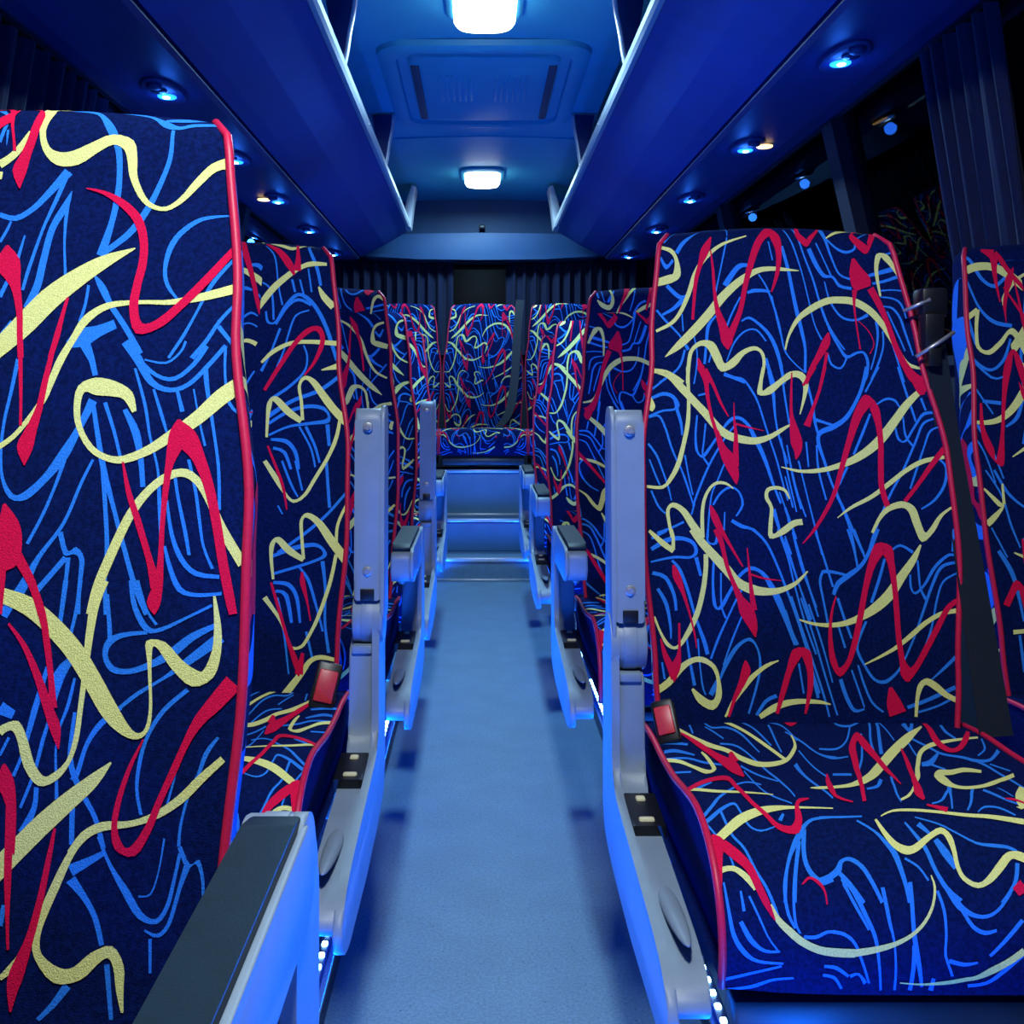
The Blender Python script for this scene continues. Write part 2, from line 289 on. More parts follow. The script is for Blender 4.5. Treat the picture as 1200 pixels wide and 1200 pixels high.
b -409 1812 -413 1817 -378 1836 -381 1841 -347 1858 -350 1862 -329 1876 -333 1879
b -418 1780 -420 1789 -380 1794 -380 1805 -355 1786 -348 1795 -348 1765 -333 1765 -353 1755 -351 1749 -387 1751 -385 1745 -427 1735 -424 1727
b -425 1726 -426 1732 -398 1730 -394 1736 -382 1696 -376 1698 -368 1642 -362 1644 -349 1593 -345 1594
b -348 1755 -338 1758 -336 1709 -328 1711 -334 1676 -329 1676
b -345 1589 -341 1590 -331 1543 -325 1545 -312 1479 -308 1480
b -329 1618 -324 1619 -321 1560 -317 1561 -311 1503 -307 1504
b -434 1649 -429 1653 -412 1616 -406 1619 -396 1572 -391 1574 -381 1523 -376 1524 -373 1487 -370 1488
b -432 1605 -428 1606 -417 1559 -412 1561 -405 1531 -401 1533
b -431 1514 -426 1516 -412 1469 -407 1472 -392 1449 -388 1452
b -276 1792 -277 1797 -255 1796 -256 1802
b -286 1735 -281 1735 -295 1676 -289 1676 -294 1630 -287 1632 -273 1610 -276 1619 -244 1645 -250 1649 -210 1691 -215 1695 -182 1718 -187 1727 -161 1722 -157 1731 -140 1703 -132 1709 -125 1665 -113 1671 -111 1633 -99 1638 -96 1592 -86 1596 -78 1532 -71 1534 -60 1479 -54 1482
b -263 1710 -258 1710 -271 1660 -266 1660 -277 1618 -272 1619 -262 1588 -256 1591
b -308 1471 -313 1472 -288 1519 -294 1521 -257 1584 -262 1587 -224 1638 -229 1641 -195 1679 -199 1682 -167 1708 -171 1712
b -215 1595 -211 1593 -238 1546 -234 1544 -257 1505 -253 1504 -270 1432 -265 1431 -274 1384 -269 1383
b -250 1474 -255 1477 -228 1506 -232 1511 -200 1523 -200 1530 -178 1511 -173 1514 -171 1477 -164 1476 -190 1445 -186 1443
b -198 1853 -193 1864 -169 1843 -166 1852 -141 1839 -137 1844 -117 1801 -111 1804 -103 1768 -98 1770 -91 1717 -86 1719 -79 1668 -74 1669 -63 1606 -58 1607 -51 1545 -46 1546 -38 1488 -34 1489
b -66 1866 -53 1868 -59 1802 -49 1803 -57 1730 -51 1731 -50 1668 -44 1669 -30 1593 -26 1595
b -25 1879 -18 1880 -24 1802 -18 1803 -17 1710 -12 1710
b -29 1647 -25 1648 -18 1545 -13 1546 -2 1464 3 1465
b -45 1668 -41 1669 -33 1561 -28 1562 -15 1456 -11 1457
b -340 1430 -337 1424 -374 1414 -372 1408 -417 1398 -415 1390
b -222 1456 -218 1456 -227 1404 -222 1404
b -204 1428 -199 1436 -176 1411 -171 1421 -147 1405 -143 1411 -120 1382 -116 1386
b -85 1463 -73 1466 -70 1407 -62 1409
b -61 1512 -57 1514 -44 1456 -40 1457 -39 1416 -34 1417
b -314 1447 -318 1448 -303 1479 -308 1480
y -49 1583 -48 1586 -1 1569 1 1577 50 1567 50 1579 102 1575 99 1589 158 1591 151 1609 212 1617 199 1637 264 1656 245 1675 310 1708 291 1724 354 1760 338 1775 395 1799 385 1812
r -1 1366 -3 1368 38 1404 31 1409 77 1457 67 1462 108 1511 96 1515 140 1591 125 1595 170 1663 152 1668 204 1729 180 1741 234 1762 221 1796 231 1753 256 1763 242 1705 261 1709 243 1651 260 1652 236 1584 253 1584 233 1524 250 1527 245 1470 261 1474
r 311 1482 302 1489 352 1526 343 1533 403 1583 391 1592 450 1633 437 1642 482 1670 469 1679
r 46 1699 27 1706 64 1751 54 1755 89 1808 80 1810 114 1879 103 1881
r 40 1821 34 1825 66 1853 59 1859 83 1877 76 1882
r 347 1876 365 1888 367 1842 386 1855 381 1807 414 1823 389 1795 404 1797
y 105 1439 104 1441 149 1465 144 1472 212 1494 206 1504 266 1529 259 1540 324 1569 318 1580 382 1595 379 1608 467 1611 467 1619
y 206 1395 199 1399 231 1434 222 1440 258 1457 250 1470 295 1467 296 1486 314 1456 334 1470 327 1414 349 1423 347 1370 359 1397 387 1400 375 1410 415 1441 408 1448 457 1471 454 1475
b 232 1882 243 1879 210 1820 220 1817 182 1770 191 1765 150 1730 159 1721 111 1707 117 1693 71 1689 80 1679 61 1656 72 1657 75 1601 83 1603 92 1538 98 1541 115 1476 121 1478 137 1401 143 1403 145 1340 152 1341
b 273 1882 277 1880 221 1806 226 1803
b 58 1718 62 1728 89 1710 92 1717 123 1698 127 1706
b 46 1836 53 1838 57 1762 64 1763 58 1715 66 1717 66 1674 72 1676
b 58 1647 63 1648 57 1575 63 1576 73 1490 78 1491
b 227 1740 233 1738 196 1681 203 1678 165 1622 171 1619
b 143 1586 149 1583 116 1541 123 1538 102 1512 111 1513 123 1458 130 1461 146 1396 153 1399 169 1339 176 1342
b 253 1765 252 1769 285 1780 284 1787 308 1776 313 1782 321 1757 325 1759
b 331 1881 337 1883 344 1809 351 1811 356 1752 363 1754 364 1715 370 1717
b 389 1785 396 1788 399 1748 405 1750
b 299 1697 305 1698 304 1663 310 1668 329 1656 325 1661 364 1700 359 1704 397 1735 393 1743 438 1738 439 1746
b 327 1730 332 1730 327 1674 333 1676 347 1641 353 1644
b 440 1730 442 1725 388 1714 393 1709 355 1658 361 1655 308 1576 314 1573 267 1514 273 1511 236 1460 242 1458 209 1407 217 1405 187 1351 198 1348
b 446 1704 447 1700 405 1690 410 1686 378 1639 383 1637 350 1580 356 1578 324 1522 329 1520
b 421 1604 426 1608 438 1582 446 1584 428 1535 436 1532 395 1492 400 1487 353 1465 355 1461
b -41 1557 -37 1558 -25 1468 -20 1469
b -49 1467 -42 1470 -22 1379 -16 1381
b -53 1388 -49 1390 -38 1336 -33 1338
b 1 1602 6 1603 17 1512 21 1513 33 1424 38 1425 50 1336 55 1337
b 28 1657 33 1657 29 1584 34 1585
b -27 1620 -22 1621 -12 1521 -7 1522 11 1441 15 1443
b 251 1343 249 1346 281 1359 281 1365 317 1342 320 1346
b 442 1404 450 1404 433 1343 440 1342
y -324 1401 -307 1413 -300 1365 -282 1379 -267 1325 -247 1341 -232 1285 -212 1303 -199 1249 -184 1269 -156 1227 -146 1252 -111 1223 -110 1244 -67 1231 -71 1246 -24 1253 -30 1262 10 1289 7 1292
y -442 1398 -436 1405 -406 1360 -396 1373 -375 1339 -366 1351
y -367 1349 -378 1350 -366 1381 -375 1380 -371 1407 -379 1406
y -286 1337 -273 1337 -288 1294 -275 1293 -299 1233 -285 1231 -317 1173 -303 1169 -342 1122 -330 1115 -369 1081 -365 1073 -390 1087 -397 1079 -411 1119 -417 1116 -428 1162 -434 1159
y -431 942 -442 958 -390 970 -403 984 -353 1012 -366 1025 -325 1034 -330 1048 -299 1036 -295 1051 -272 1021 -262 1028 -260 989 -250 991 -264 945 -247 941 -276 932 -271 906 -297 942 -312 925 -326 965 -331 961
y -235 886 -240 889 -212 924 -221 929 -179 965 -191 974 -148 1000 -157 1009 -114 1026 -119 1035 -84 1042 -85 1045
y -138 883 -145 894 -102 902 -111 919 -69 917 -73 934 -26 925 -26 939 26 925 28 935 58 922 59 925
r -256 1404 -238 1411 -239 1362 -226 1366 -227 1305 -216 1309 -211 1257 -199 1261 -197 1212 -179 1220
r -235 1396 -224 1402 -209 1353 -202 1357 -178 1302 -174 1304
r -196 1212 -180 1220 -189 1173 -152 1190 -166 1134 -141 1142 -149 1107 -146 1108
r -140 1183 -156 1180 -147 1226 -160 1224 -153 1277 -161 1276 -160 1356 -163 1355
r -155 1279 -153 1284 -119 1268 -117 1273 -68 1263 -68 1265
r -376 1305 -370 1306 -375 1271 -354 1279 -354 1230 -343 1233 -335 1174 -329 1176 -321 1114 -316 1115 -315 1075 -313 1076
r -416 1099 -412 1100 -409 1054 -396 1059 -396 1014 -376 1022 -387 986 -370 990
r -377 981 -381 982 -360 1021 -385 1025 -358 1066 -367 1066 -358 1144 -364 1144
r -180 1043 -175 1043 -189 1019 -164 1015 -198 986 -180 979 -217 937 -207 933 -232 889 -225 887
r -89 897 -98 899 -67 956 -82 960 -46 1015 -63 1021 -20 1055 -42 1075 -19 1058 3 1073 -6 1017 12 1019 -6 967 9 966 -17 899 -11 897
b -432 1344 -437 1354 -385 1369 -389 1382 -346 1375 -344 1386 -318 1364 -310 1371 -312 1343 -302 1340 -326 1331 -325 1324 -372 1331 -371 1324 -437 1316 -436 1311
b -430 1376 -434 1383 -387 1399 -390 1405
b -313 1327 -302 1329 -300 1275 -292 1277
b -379 1316 -374 1321 -359 1291 -351 1295 -337 1230 -329 1233 -318 1161 -311 1163 -297 1092 -286 1095 -288 1057 -278 1060
b -435 1278 -431 1288 -400 1266 -392 1274 -378 1221 -369 1224 -372 1178 -365 1179
b -423 1237 -415 1241 -401 1194 -391 1198 -389 1135 -382 1136 -387 1100 -383 1101
b -343 1101 -338 1102 -336 1036 -329 1037 -326 971 -317 973
b -261 1320 -254 1320 -266 1254 -259 1254 -263 1192 -254 1195 -239 1185 -246 1193 -211 1231 -219 1235 -183 1274 -190 1280 -153 1293 -154 1304 -125 1282 -118 1290 -107 1251 -94 1259 -88 1208 -71 1216 -65 1153 -52 1158 -40 1085 -29 1089
b -241 1285 -236 1285 -243 1198 -238 1198 -232 1158 -226 1160
b -272 1045 -277 1047 -249 1101 -255 1104 -222 1158 -227 1160 -195 1210 -200 1213 -166 1258 -171 1261
b -186 1165 -182 1163 -214 1104 -209 1102 -242 1030 -238 1028
b -248 989 -253 991 -226 1031 -236 1036 -195 1078 -203 1085 -164 1097 -162 1106 -144 1072 -139 1074 -140 1026 -133 1026 -152 971 -146 969 -175 898 -170 896
b -273 1408 -267 1407 -275 1371 -270 1374 -247 1365 -253 1371 -239 1407 -246 1408
b -145 1405 -139 1411 -111 1371 -105 1375 -86 1319 -80 1322 -58 1241 -52 1244 -30 1155 -24 1157 -6 1069 -1 1070 3 1017 12 1019 25 952 31 955
b -73 1407 -64 1410 -49 1329 -43 1330 -34 1255 -29 1256 -8 1146 -3 1148 20 1060 25 1062
b -54 1381 -50 1383 -24 1268 -20 1269 10 1138 15 1139
b -31 1399 -25 1400 -10 1298 -4 1300 26 1190 31 1191
b -147 891 -154 895 -120 928 -127 935 -90 942 -95 952
b -272 944 -283 950 -257 965 -272 972 -251 989 -259 992
b -414 1034 -409 1035 -408 987 -402 988
b -312 1101 -307 1102 -308 1037 -304 1037 -302 972 -297 973 -293 946 -289 947
b -30 1035 -25 1036 -19 953 -14 954
y -22 1154 -21 1158 17 1141 19 1149 63 1135 63 1147 111 1139 108 1154 161 1155 152 1173 208 1179 192 1201 252 1215 229 1234 291 1269 270 1283 324 1314 307 1324 345 1361 340 1364
y 160 1031 158 1034 207 1050 204 1057 256 1074 250 1083 301 1105 293 1116 345 1139 338 1150 393 1164 389 1176 437 1171 433 1184 462 1174 452 1198
y 306 886 297 887 313 937 302 939 326 968 312 976 337 973 339 992 359 959 372 974 388 938 397 951 430 918 437 930
r 84 1221 88 1220 72 1191 78 1190 61 1139 70 1138 58 1077 72 1079 64 1032 81 1038 88 999 87 1024 120 1036 107 1042 142 1093 126 1097 160 1158 143 1161 180 1240 164 1244 204 1303 183 1311 234 1343 210 1367 227 1342 255 1359 241 1309 261 1313 249 1240 265 1242 251 1171 267 1172 253 1102 269 1103 260 1036 278 1039 262 1003 298 1011 277 983 287 984
r 292 990 272 1007 318 1023 304 1033 349 1071 333 1079 386 1131 371 1139 418 1182 406 1192 461 1209 454 1220
r 226 968 235 970 218 925 257 935 225 888 273 903
b 212 1410 225 1406 188 1353 198 1349 161 1311 169 1304 119 1283 128 1271 88 1260 99 1251 75 1227 84 1223
b 53 1285 55 1295 81 1284 83 1292 127 1274 129 1280
b 50 1294 58 1291 39 1264 46 1264 46 1212 52 1213 56 1147 62 1148
b 128 1407 134 1409 142 1355 148 1356 151 1298 157 1299
b 147 1407 153 1409 173 1328 179 1330
b 35 1399 41 1401 61 1302 67 1304 76 1246 82 1248
b 87 1215 94 1217 102 1163 109 1165 122 1103 128 1105
b 84 1146 89 1148 103 1077 109 1079
b 230 1325 237 1323 208 1265 216 1262 183 1204 191 1201
b 166 1152 173 1150 145 1109 152 1107 136 1073 144 1074 156 1028 162 1032 183 988 188 994 218 979 216 989 253 1005 247 1010 272 1032 267 1035
b 251 1340 248 1344 281 1358 281 1365 316 1338 320 1344
b 327 1319 333 1319 328 1275 334 1276 330 1240 336 1241 343 1208 351 1212
b 303 1280 308 1280 302 1244 308 1246 317 1224 316 1231 347 1247 341 1251 385 1298 378 1304 427 1330 424 1337 453 1323 455 1330
b 451 1317 453 1309 398 1304 404 1297 364 1250 372 1247 331 1172 338 1170 302 1103 308 1101 272 1043 277 1041
b 451 1287 453 1282 402 1263 406 1259 378 1214 384 1213 357 1136 363 1135 332 1072 341 1070
b 354 987 351 990 393 1015 387 1021 443 1056 435 1064
b 280 908 276 917 342 928 338 938 439 966 434 977
b 310 896 309 902 368 912 366 918 437 942 434 949
b 84 990 94 994 100 938 110 943 123 902 129 910 154 907 154 913
b 138 1030 143 1031 154 973 160 975 175 925 180 929 206 899 210 903
b -66 1181 -57 1183 -51 1119 -40 1123 -33 1085 -25 1089
b -44 1220 -39 1222 -21 1138 -15 1140 11 1034 17 1036 39 940 45 941 51 889 56 890
b -17 1216 -12 1217 14 1112 19 1113 46 991 51 993 74 893 79 894
b 4 1198 9 1200 36 1095 41 1096 64 983 68 984
b -55 1372 -49 1374 -24 1263 -19 1265 11 1155 16 1157
b -27 1381 -21 1383 -1 1276 5 1278 30 1164 35 1165
b 8 996 17 997 20 940 28 942
b 119 1017 124 1018 140 952 145 954 152 914 156 915
b 443 1406 449 1406 433 1344 440 1344''',
'R1 cush': '''y -382 133 -374 116 -363 211 -353 187 -329 285 -318 256 -295 330 -284 301 -277 395 -263 362 -248 452 -234 410 -209 454 -199 413 -161 413 -159 386 -111 318 -116 306 -94 257 -101 262 -88 206 -93 211
y -252 68 -242 34 -227 133 -217 109 -203 215 -194 197 -183 307 -173 287 -167 416 -157 396
y -358 320 -353 312 -356 378 -346 364 -359 450 -350 458 -372 453 -381 486 -396 407 -403 427 -420 355 -427 378 -456 331 -460 355 -482 361 -471 359 -470 415 -461 395 -460 436 -453 440 -483 491 -481 501
y -507 680 -507 672 -473 624 -471 606 -442 625 -438 603 -397 665 -392 643 -349 688 -345 672 -284 716 -282 711
y -506 916 -511 903 -458 887 -465 871 -420 858 -428 838 -377 824 -382 796 -339 803 -336 773 -301 790 -296 768 -257 784 -253 774 -177 787 -176 783
y -486 992 -495 989 -470 961 -480 954 -449 940 -454 929 -425 935 -422 924 -408 949 -399 940 -389 974 -380 968
r -381 171 -377 159 -356 280 -343 251 -337 368 -320 331 -326 454 -296 389 -321 499 -289 435 -307 548 -301 536
r -289 334 -279 326 -310 420 -280 399
r -520 747 -522 741 -475 660 -475 637 -432 604 -429 569 -390 568 -383 529 -352 569 -339 527 -351 654 -339 631 -345 749 -336 736 -328 807 -319 798 -316 841 -307 830 -298 858 -290 839 -272 858 -280 837 -253 819 -267 817 -246 776 -255 775 -237 758 -236 741 -215 745 -213 738
r -454 851 -444 846 -463 872 -428 864 -455 906 -438 905 -456 935 -444 935 -454 978 -452 978
r -441 884 -425 865 -417 913 -400 897 -398 936 -383 927 -387 968 -373 962 -375 998 -363 992 -358 1025 -355 1024
r -75 89 -59 50 -68 134 -41 60 -32 90 -27 71
r -107 535 -102 530 -141 645 -127 632 -157 734 -147 726
b -463 222 -461 205 -421 237 -417 216 -380 259 -376 245
b -467 296 -465 278 -423 294 -418 271 -378 337 -375 325
b -453 339 -451 327 -400 357 -397 343 -367 402 -362 387 -322 433 -319 419
b -461 459 -458 472 -483 507 -476 519 -494 585 -485 580
b -452 449 -449 434 -413 462 -410 448
b -343 96 -337 91 -351 176 -346 172
b -300 63 -293 45 -289 138 -284 123 -249 145 -242 127 -224 210 -218 200 -213 340 -209 333
b -296 268 -293 256 -258 292 -253 280 -241 394 -236 384 -238 533 -231 520 -239 610 -232 594 -241 729 -237 724
b -207 64 -201 48 -181 137 -175 127 -168 288 -163 280
b -305 125 -301 114 -279 231 -275 223
b -288 446 -283 433 -266 549 -260 533 -242 608 -237 595
b -291 489 -287 481 -297 690 -293 681 -258 763 -255 758
b -343 621 -340 607 -312 606 -308 588 -288 632 -284 621
b -434 628 -433 610 -411 601 -408 563 -387 575 -383 542
b -488 767 -489 756 -455 735 -456 719
b -507 805 -506 790 -461 797 -462 783 -431 761 -433 748 -390 694 -390 678 -346 635 -344 620
b -494 810 -492 798 -453 812 -454 798 -407 769 -408 755 -380 750 -376 738 -375 786 -371 782 -369 833 -365 829 -347 850 -346 845 -316 840 -316 836
b -416 770 -410 767 -412 847 -407 844 -394 889 -389 886 -381 937 -376 935 -367 970 -362 967 -359 996 -353 994 -353 1022 -346 1020
b -456 807 -452 803 -441 852 -437 849
b -501 818 -496 813 -480 874 -475 870 -471 915 -466 914 -466 952 -462 951
b -427 885 -423 884 -422 927 -418 926
b -330 995 -336 995 -315 938 -321 937 -287 887 -294 884 -260 852 -265 844 -233 826 -232 817 -188 818 -186 811
b -263 848 -254 848 -280 905 -271 904 -279 941 -270 936 -259 966 -253 956 -231 960 -232 951
b -311 995 -315 995 -297 939 -302 938 -274 879 -279 878
b -297 824 -303 818 -285 802 -288 797
b -109 329 -104 322 -114 440 -109 431 -116 559 -109 544
b -101 185 -96 176 -80 265 -74 254 -65 358 -60 348 -31 385 -26 374
b -157 447 -142 424 -169 598 -160 579 -163 742 -158 735
b -129 120 -122 113 -145 236 -139 231 -157 341 -152 336
b -136 88 -131 72 -95 123 -90 111 -89 251 -84 243
r -293 966 -295 964 -278 956 -278 951 -266 963 -260 959 -255 977 -251 975 -254 999 -251 998
y -188 671 -185 664 -171 680 -164 656 -131 674 -123 649 -86 658 -74 620 -26 605 -12 536 63 465 68 408 139 351 142 299 215 249 221 200 299 127 303 113
y -17 753 -15 743 14 727 15 715 46 675 44 665 99 575 91 566 145 468 136 464 197 359 194 343 241 303 250 271 298 262 308 236 359 228 367 208 421 194 430 173
y 290 480 275 508 257 462 236 505 211 486 188 539 181 488 159 540 142 553 174 510 125 635 163 573 134 670 152 637 160 682 173 654 214 659 230 625 286 596 306 548 341 534 363 487
y -86 815 -85 811 -55 799 -52 791 -14 797 -10 787 34 803 38 793 93 815 99 804 140 821 147 808 202 838 213 821
y -104 825 -98 821 -102 863 -92 855 -93 894 -81 882 -72 910 -63 892 -44 902 -46 888 -10 878 -12 866 18 863 25 846 24 876 38 868 23 904 33 901 18 935 27 932 24 959 32 953 49 972 53 963 82 961 76 951 112 939 103 928 135 920 132 906 146 920 158 903 165 929 178 914
y 297 640 304 668 239 736 262 734 223 788 242 779
r -94 755 -103 758 -45 603 -59 614 18 402 -1 413 50 300 34 296 72 253 93 188 66 305 95 266 59 408 80 379 45 512 63 485 27 642 31 636
r -107 534 -102 531 -147 661 -132 646 -154 737 -146 723 -126 763 -123 758
r 161 314 167 308 122 442 137 429 70 600 89 580 29 713 58 683 30 752 38 744
r 329 54 341 31 302 148 325 120 271 267 297 235 276 334 296 298 317 313 325 281 385 216 380 196 427 132 420 128
r 27 776 31 769 59 801 70 783
r 125 985 117 972 147 976 137 958
b 69 67 76 53 65 127 74 107 96 135 103 115 153 79 159 60
b 94 131 97 135 44 244 46 250 -3 304 -7 320 -47 305 -51 319
b -66 359 -60 346 -43 395 -37 378 2 378 6 368
b 177 59 184 56 110 235 117 233 85 328 90 324
b 195 61 206 53 137 223 147 219 91 355 102 351
b 197 63 204 50 170 249 175 242
b 4 578 3 602 -29 643 -34 666 -61 669 -66 686
b -95 546 -86 520 -50 546 -41 520
b 101 195 106 194 39 366 44 367 -18 495 -14 500
b 36 556 45 547 -10 702 -3 696 -21 758 -17 755
b 201 260 207 254 178 368 184 362
b 248 112 279 68 243 182 258 136 317 42 314 31
b 363 95 382 69 342 168 356 148 347 221 355 208
b 221 237 228 225 238 301 247 286 250 355 259 339 291 379 302 359 312 405 326 378 358 387 367 363 432 289 436 265
b 157 453 170 418 187 440 196 400 251 339 252 328
b 179 437 189 417 199 487 207 472
b 313 401 326 382 321 456 332 438 309 560 323 536 295 662 305 646
b 124 658 138 650 102 722 108 720 76 786 80 785
b 117 678 117 691 73 744 73 752 45 761 43 768
b 175 666 181 670 130 755 134 758 106 791 109 793
b 126 800 127 796 149 783 152 775 176 785 181 778 199 811 203 806
b 189 692 200 672 212 751 218 741 237 773 242 765
b 429 192 437 184 395 277 400 278 347 341 346 350
b -217 817 -214 811 -174 818 -172 811 -126 815 -124 810
b -143 828 -139 823 -119 857 -114 852 -107 887 -99 881 -100 909 -88 903 -97 941 -87 938 -95 971 -87 970 -95 996 -87 995
b -79 919 -75 915 -58 935 -54 932 -46 960 -42 958
b -45 833 -41 829 -39 866 -32 861 -32 898 -23 893 -28 942 -20 938 -16 976 -7 971 6 996 14 990
b -23 841 -11 830 -7 866 -1 861
b -4 880 7 873 1 911 18 902 13 939 23 934
b -16 817 -14 813 24 838 28 834 49 861 52 857 79 887 83 882 111 894 116 886 137 897 142 890 154 905 158 900
b 141 926 149 927 125 958 132 960 104 980 109 983 87 994 91 997
b -258 967 -262 955 -235 957 -239 947 -213 944 -221 935 -204 926 -208 920 -190 922 -185 914 -172 936 -164 930 -160 963 -152 960 -148 997 -141 994
b -219 949 -212 943 -204 967 -197 962 -184 998 -177 994
b -217 957 -212 954 -203 997 -198 995
b 339 420 346 408 363 473 372 458
y -363 999 -359 997 -355 1027 -345 1021 -334 1049 -324 1039 -311 1066 -303 1055 -278 1080 -273 1067 -244 1085 -242 1070 -208 1086 -207 1071
b -268 860 -265 863 -307 910 -302 912 -328 954 -322 955 -334 984 -328 984 -332 1016 -326 1015 -321 1039 -316 1037
b -278 869 -273 870 -302 931 -297 932 -317 984 -312 984 -320 1027 -315 1027 -312 1047 -308 1046
b -304 1055 -303 1049 -280 1055 -281 1049 -257 1046 -258 1041 -236 1047 -233 1042 -214 1056 -211 1052
b -499 869 -496 865 -473 912 -469 909
b -482 991 -477 989 -469 1030 -464 1028 -463 1054 -460 1053
b -447 957 -443 956 -445 1010 -439 1009 -440 1054 -432 1051 -421 1086 -414 1079 -393 1101 -391 1095 -344 1102 -344 1098
b -425 1030 -418 1026 -408 1063 -400 1057 -380 1081 -378 1075 -350 1080 -350 1076
b -417 974 -413 973 -416 1010 -410 1009
b -402 984 -398 982 -387 1022 -383 1021 -373 1054 -370 1053 -355 1078 -352 1076
b -460 1146 -462 1139 -404 1124 -405 1119 -347 1107 -348 1103
b -453 1173 -454 1166 -402 1155 -404 1146 -364 1134 -366 1129 -323 1127 -324 1123
b -267 1105 -266 1100 -245 1108 -242 1102 -221 1121 -218 1117
b -269 1120 -268 1115 -247 1125 -244 1120 -233 1145 -229 1142
y -210 1085 -211 1072 -170 1078 -172 1067 -133 1068 -136 1060 -95 1051 -99 1046 -65 1028 -70 1025 -44 999 -49 998 -33 970 -38 971 -35 949 -37 950
y -120 1131 -120 1129 -77 1135 -77 1131 -27 1133 -29 1126 8 1127 6 1120 28 1124 25 1117 55 1115 49 1105 88 1100 81 1090 122 1079 115 1069
b -217 952 -209 947 -201 978 -192 974 -185 1017 -177 1014 -170 1055 -163 1053 -164 1099 -159 1098 -157 1147 -153 1146
b -216 965 -211 963 -199 1005 -193 1003 -180 1041 -176 1039
b -142 971 -134 970 -140 1027 -133 1026 -133 1060 -129 1059 -131 1146 -126 1146
b -86 962 -77 961 -95 1032 -87 1032 -93 1083 -83 1082 -79 1139 -74 1138
b -97 1065 -87 1065 -100 1107 -92 1107 -103 1145 -95 1147
b -35 977 -29 975 -30 1007 -24 1006 -32 1048 -27 1048 -36 1083 -31 1082 -22 1119 -17 1118
b -28 1096 -26 1088 2 1102 3 1095 29 1097 28 1093
b -16 976 -6 971 -1 1005 10 997 25 1019 30 1012 54 1021 53 1015 81 1009 78 1005 113 981 109 977
b 6 1011 12 1008 21 1037 27 1032 44 1048 47 1041 69 1043 69 1038
b -249 1046 -246 1040 -227 1050 -223 1045 -209 1064 -204 1061 -197 1093 -192 1092 -181 1132 -177 1131
b -215 1122 -218 1116 -201 1117 -200 1113 -189 1134 -183 1129
b -54 1148 -64 1145 -52 1123 -59 1121
b 13 1140 11 1133 49 1134 46 1128 81 1113 76 1107 117 1085 113 1080
b 54 1085 50 1081 90 1056 84 1052 125 1026 119 1022''',
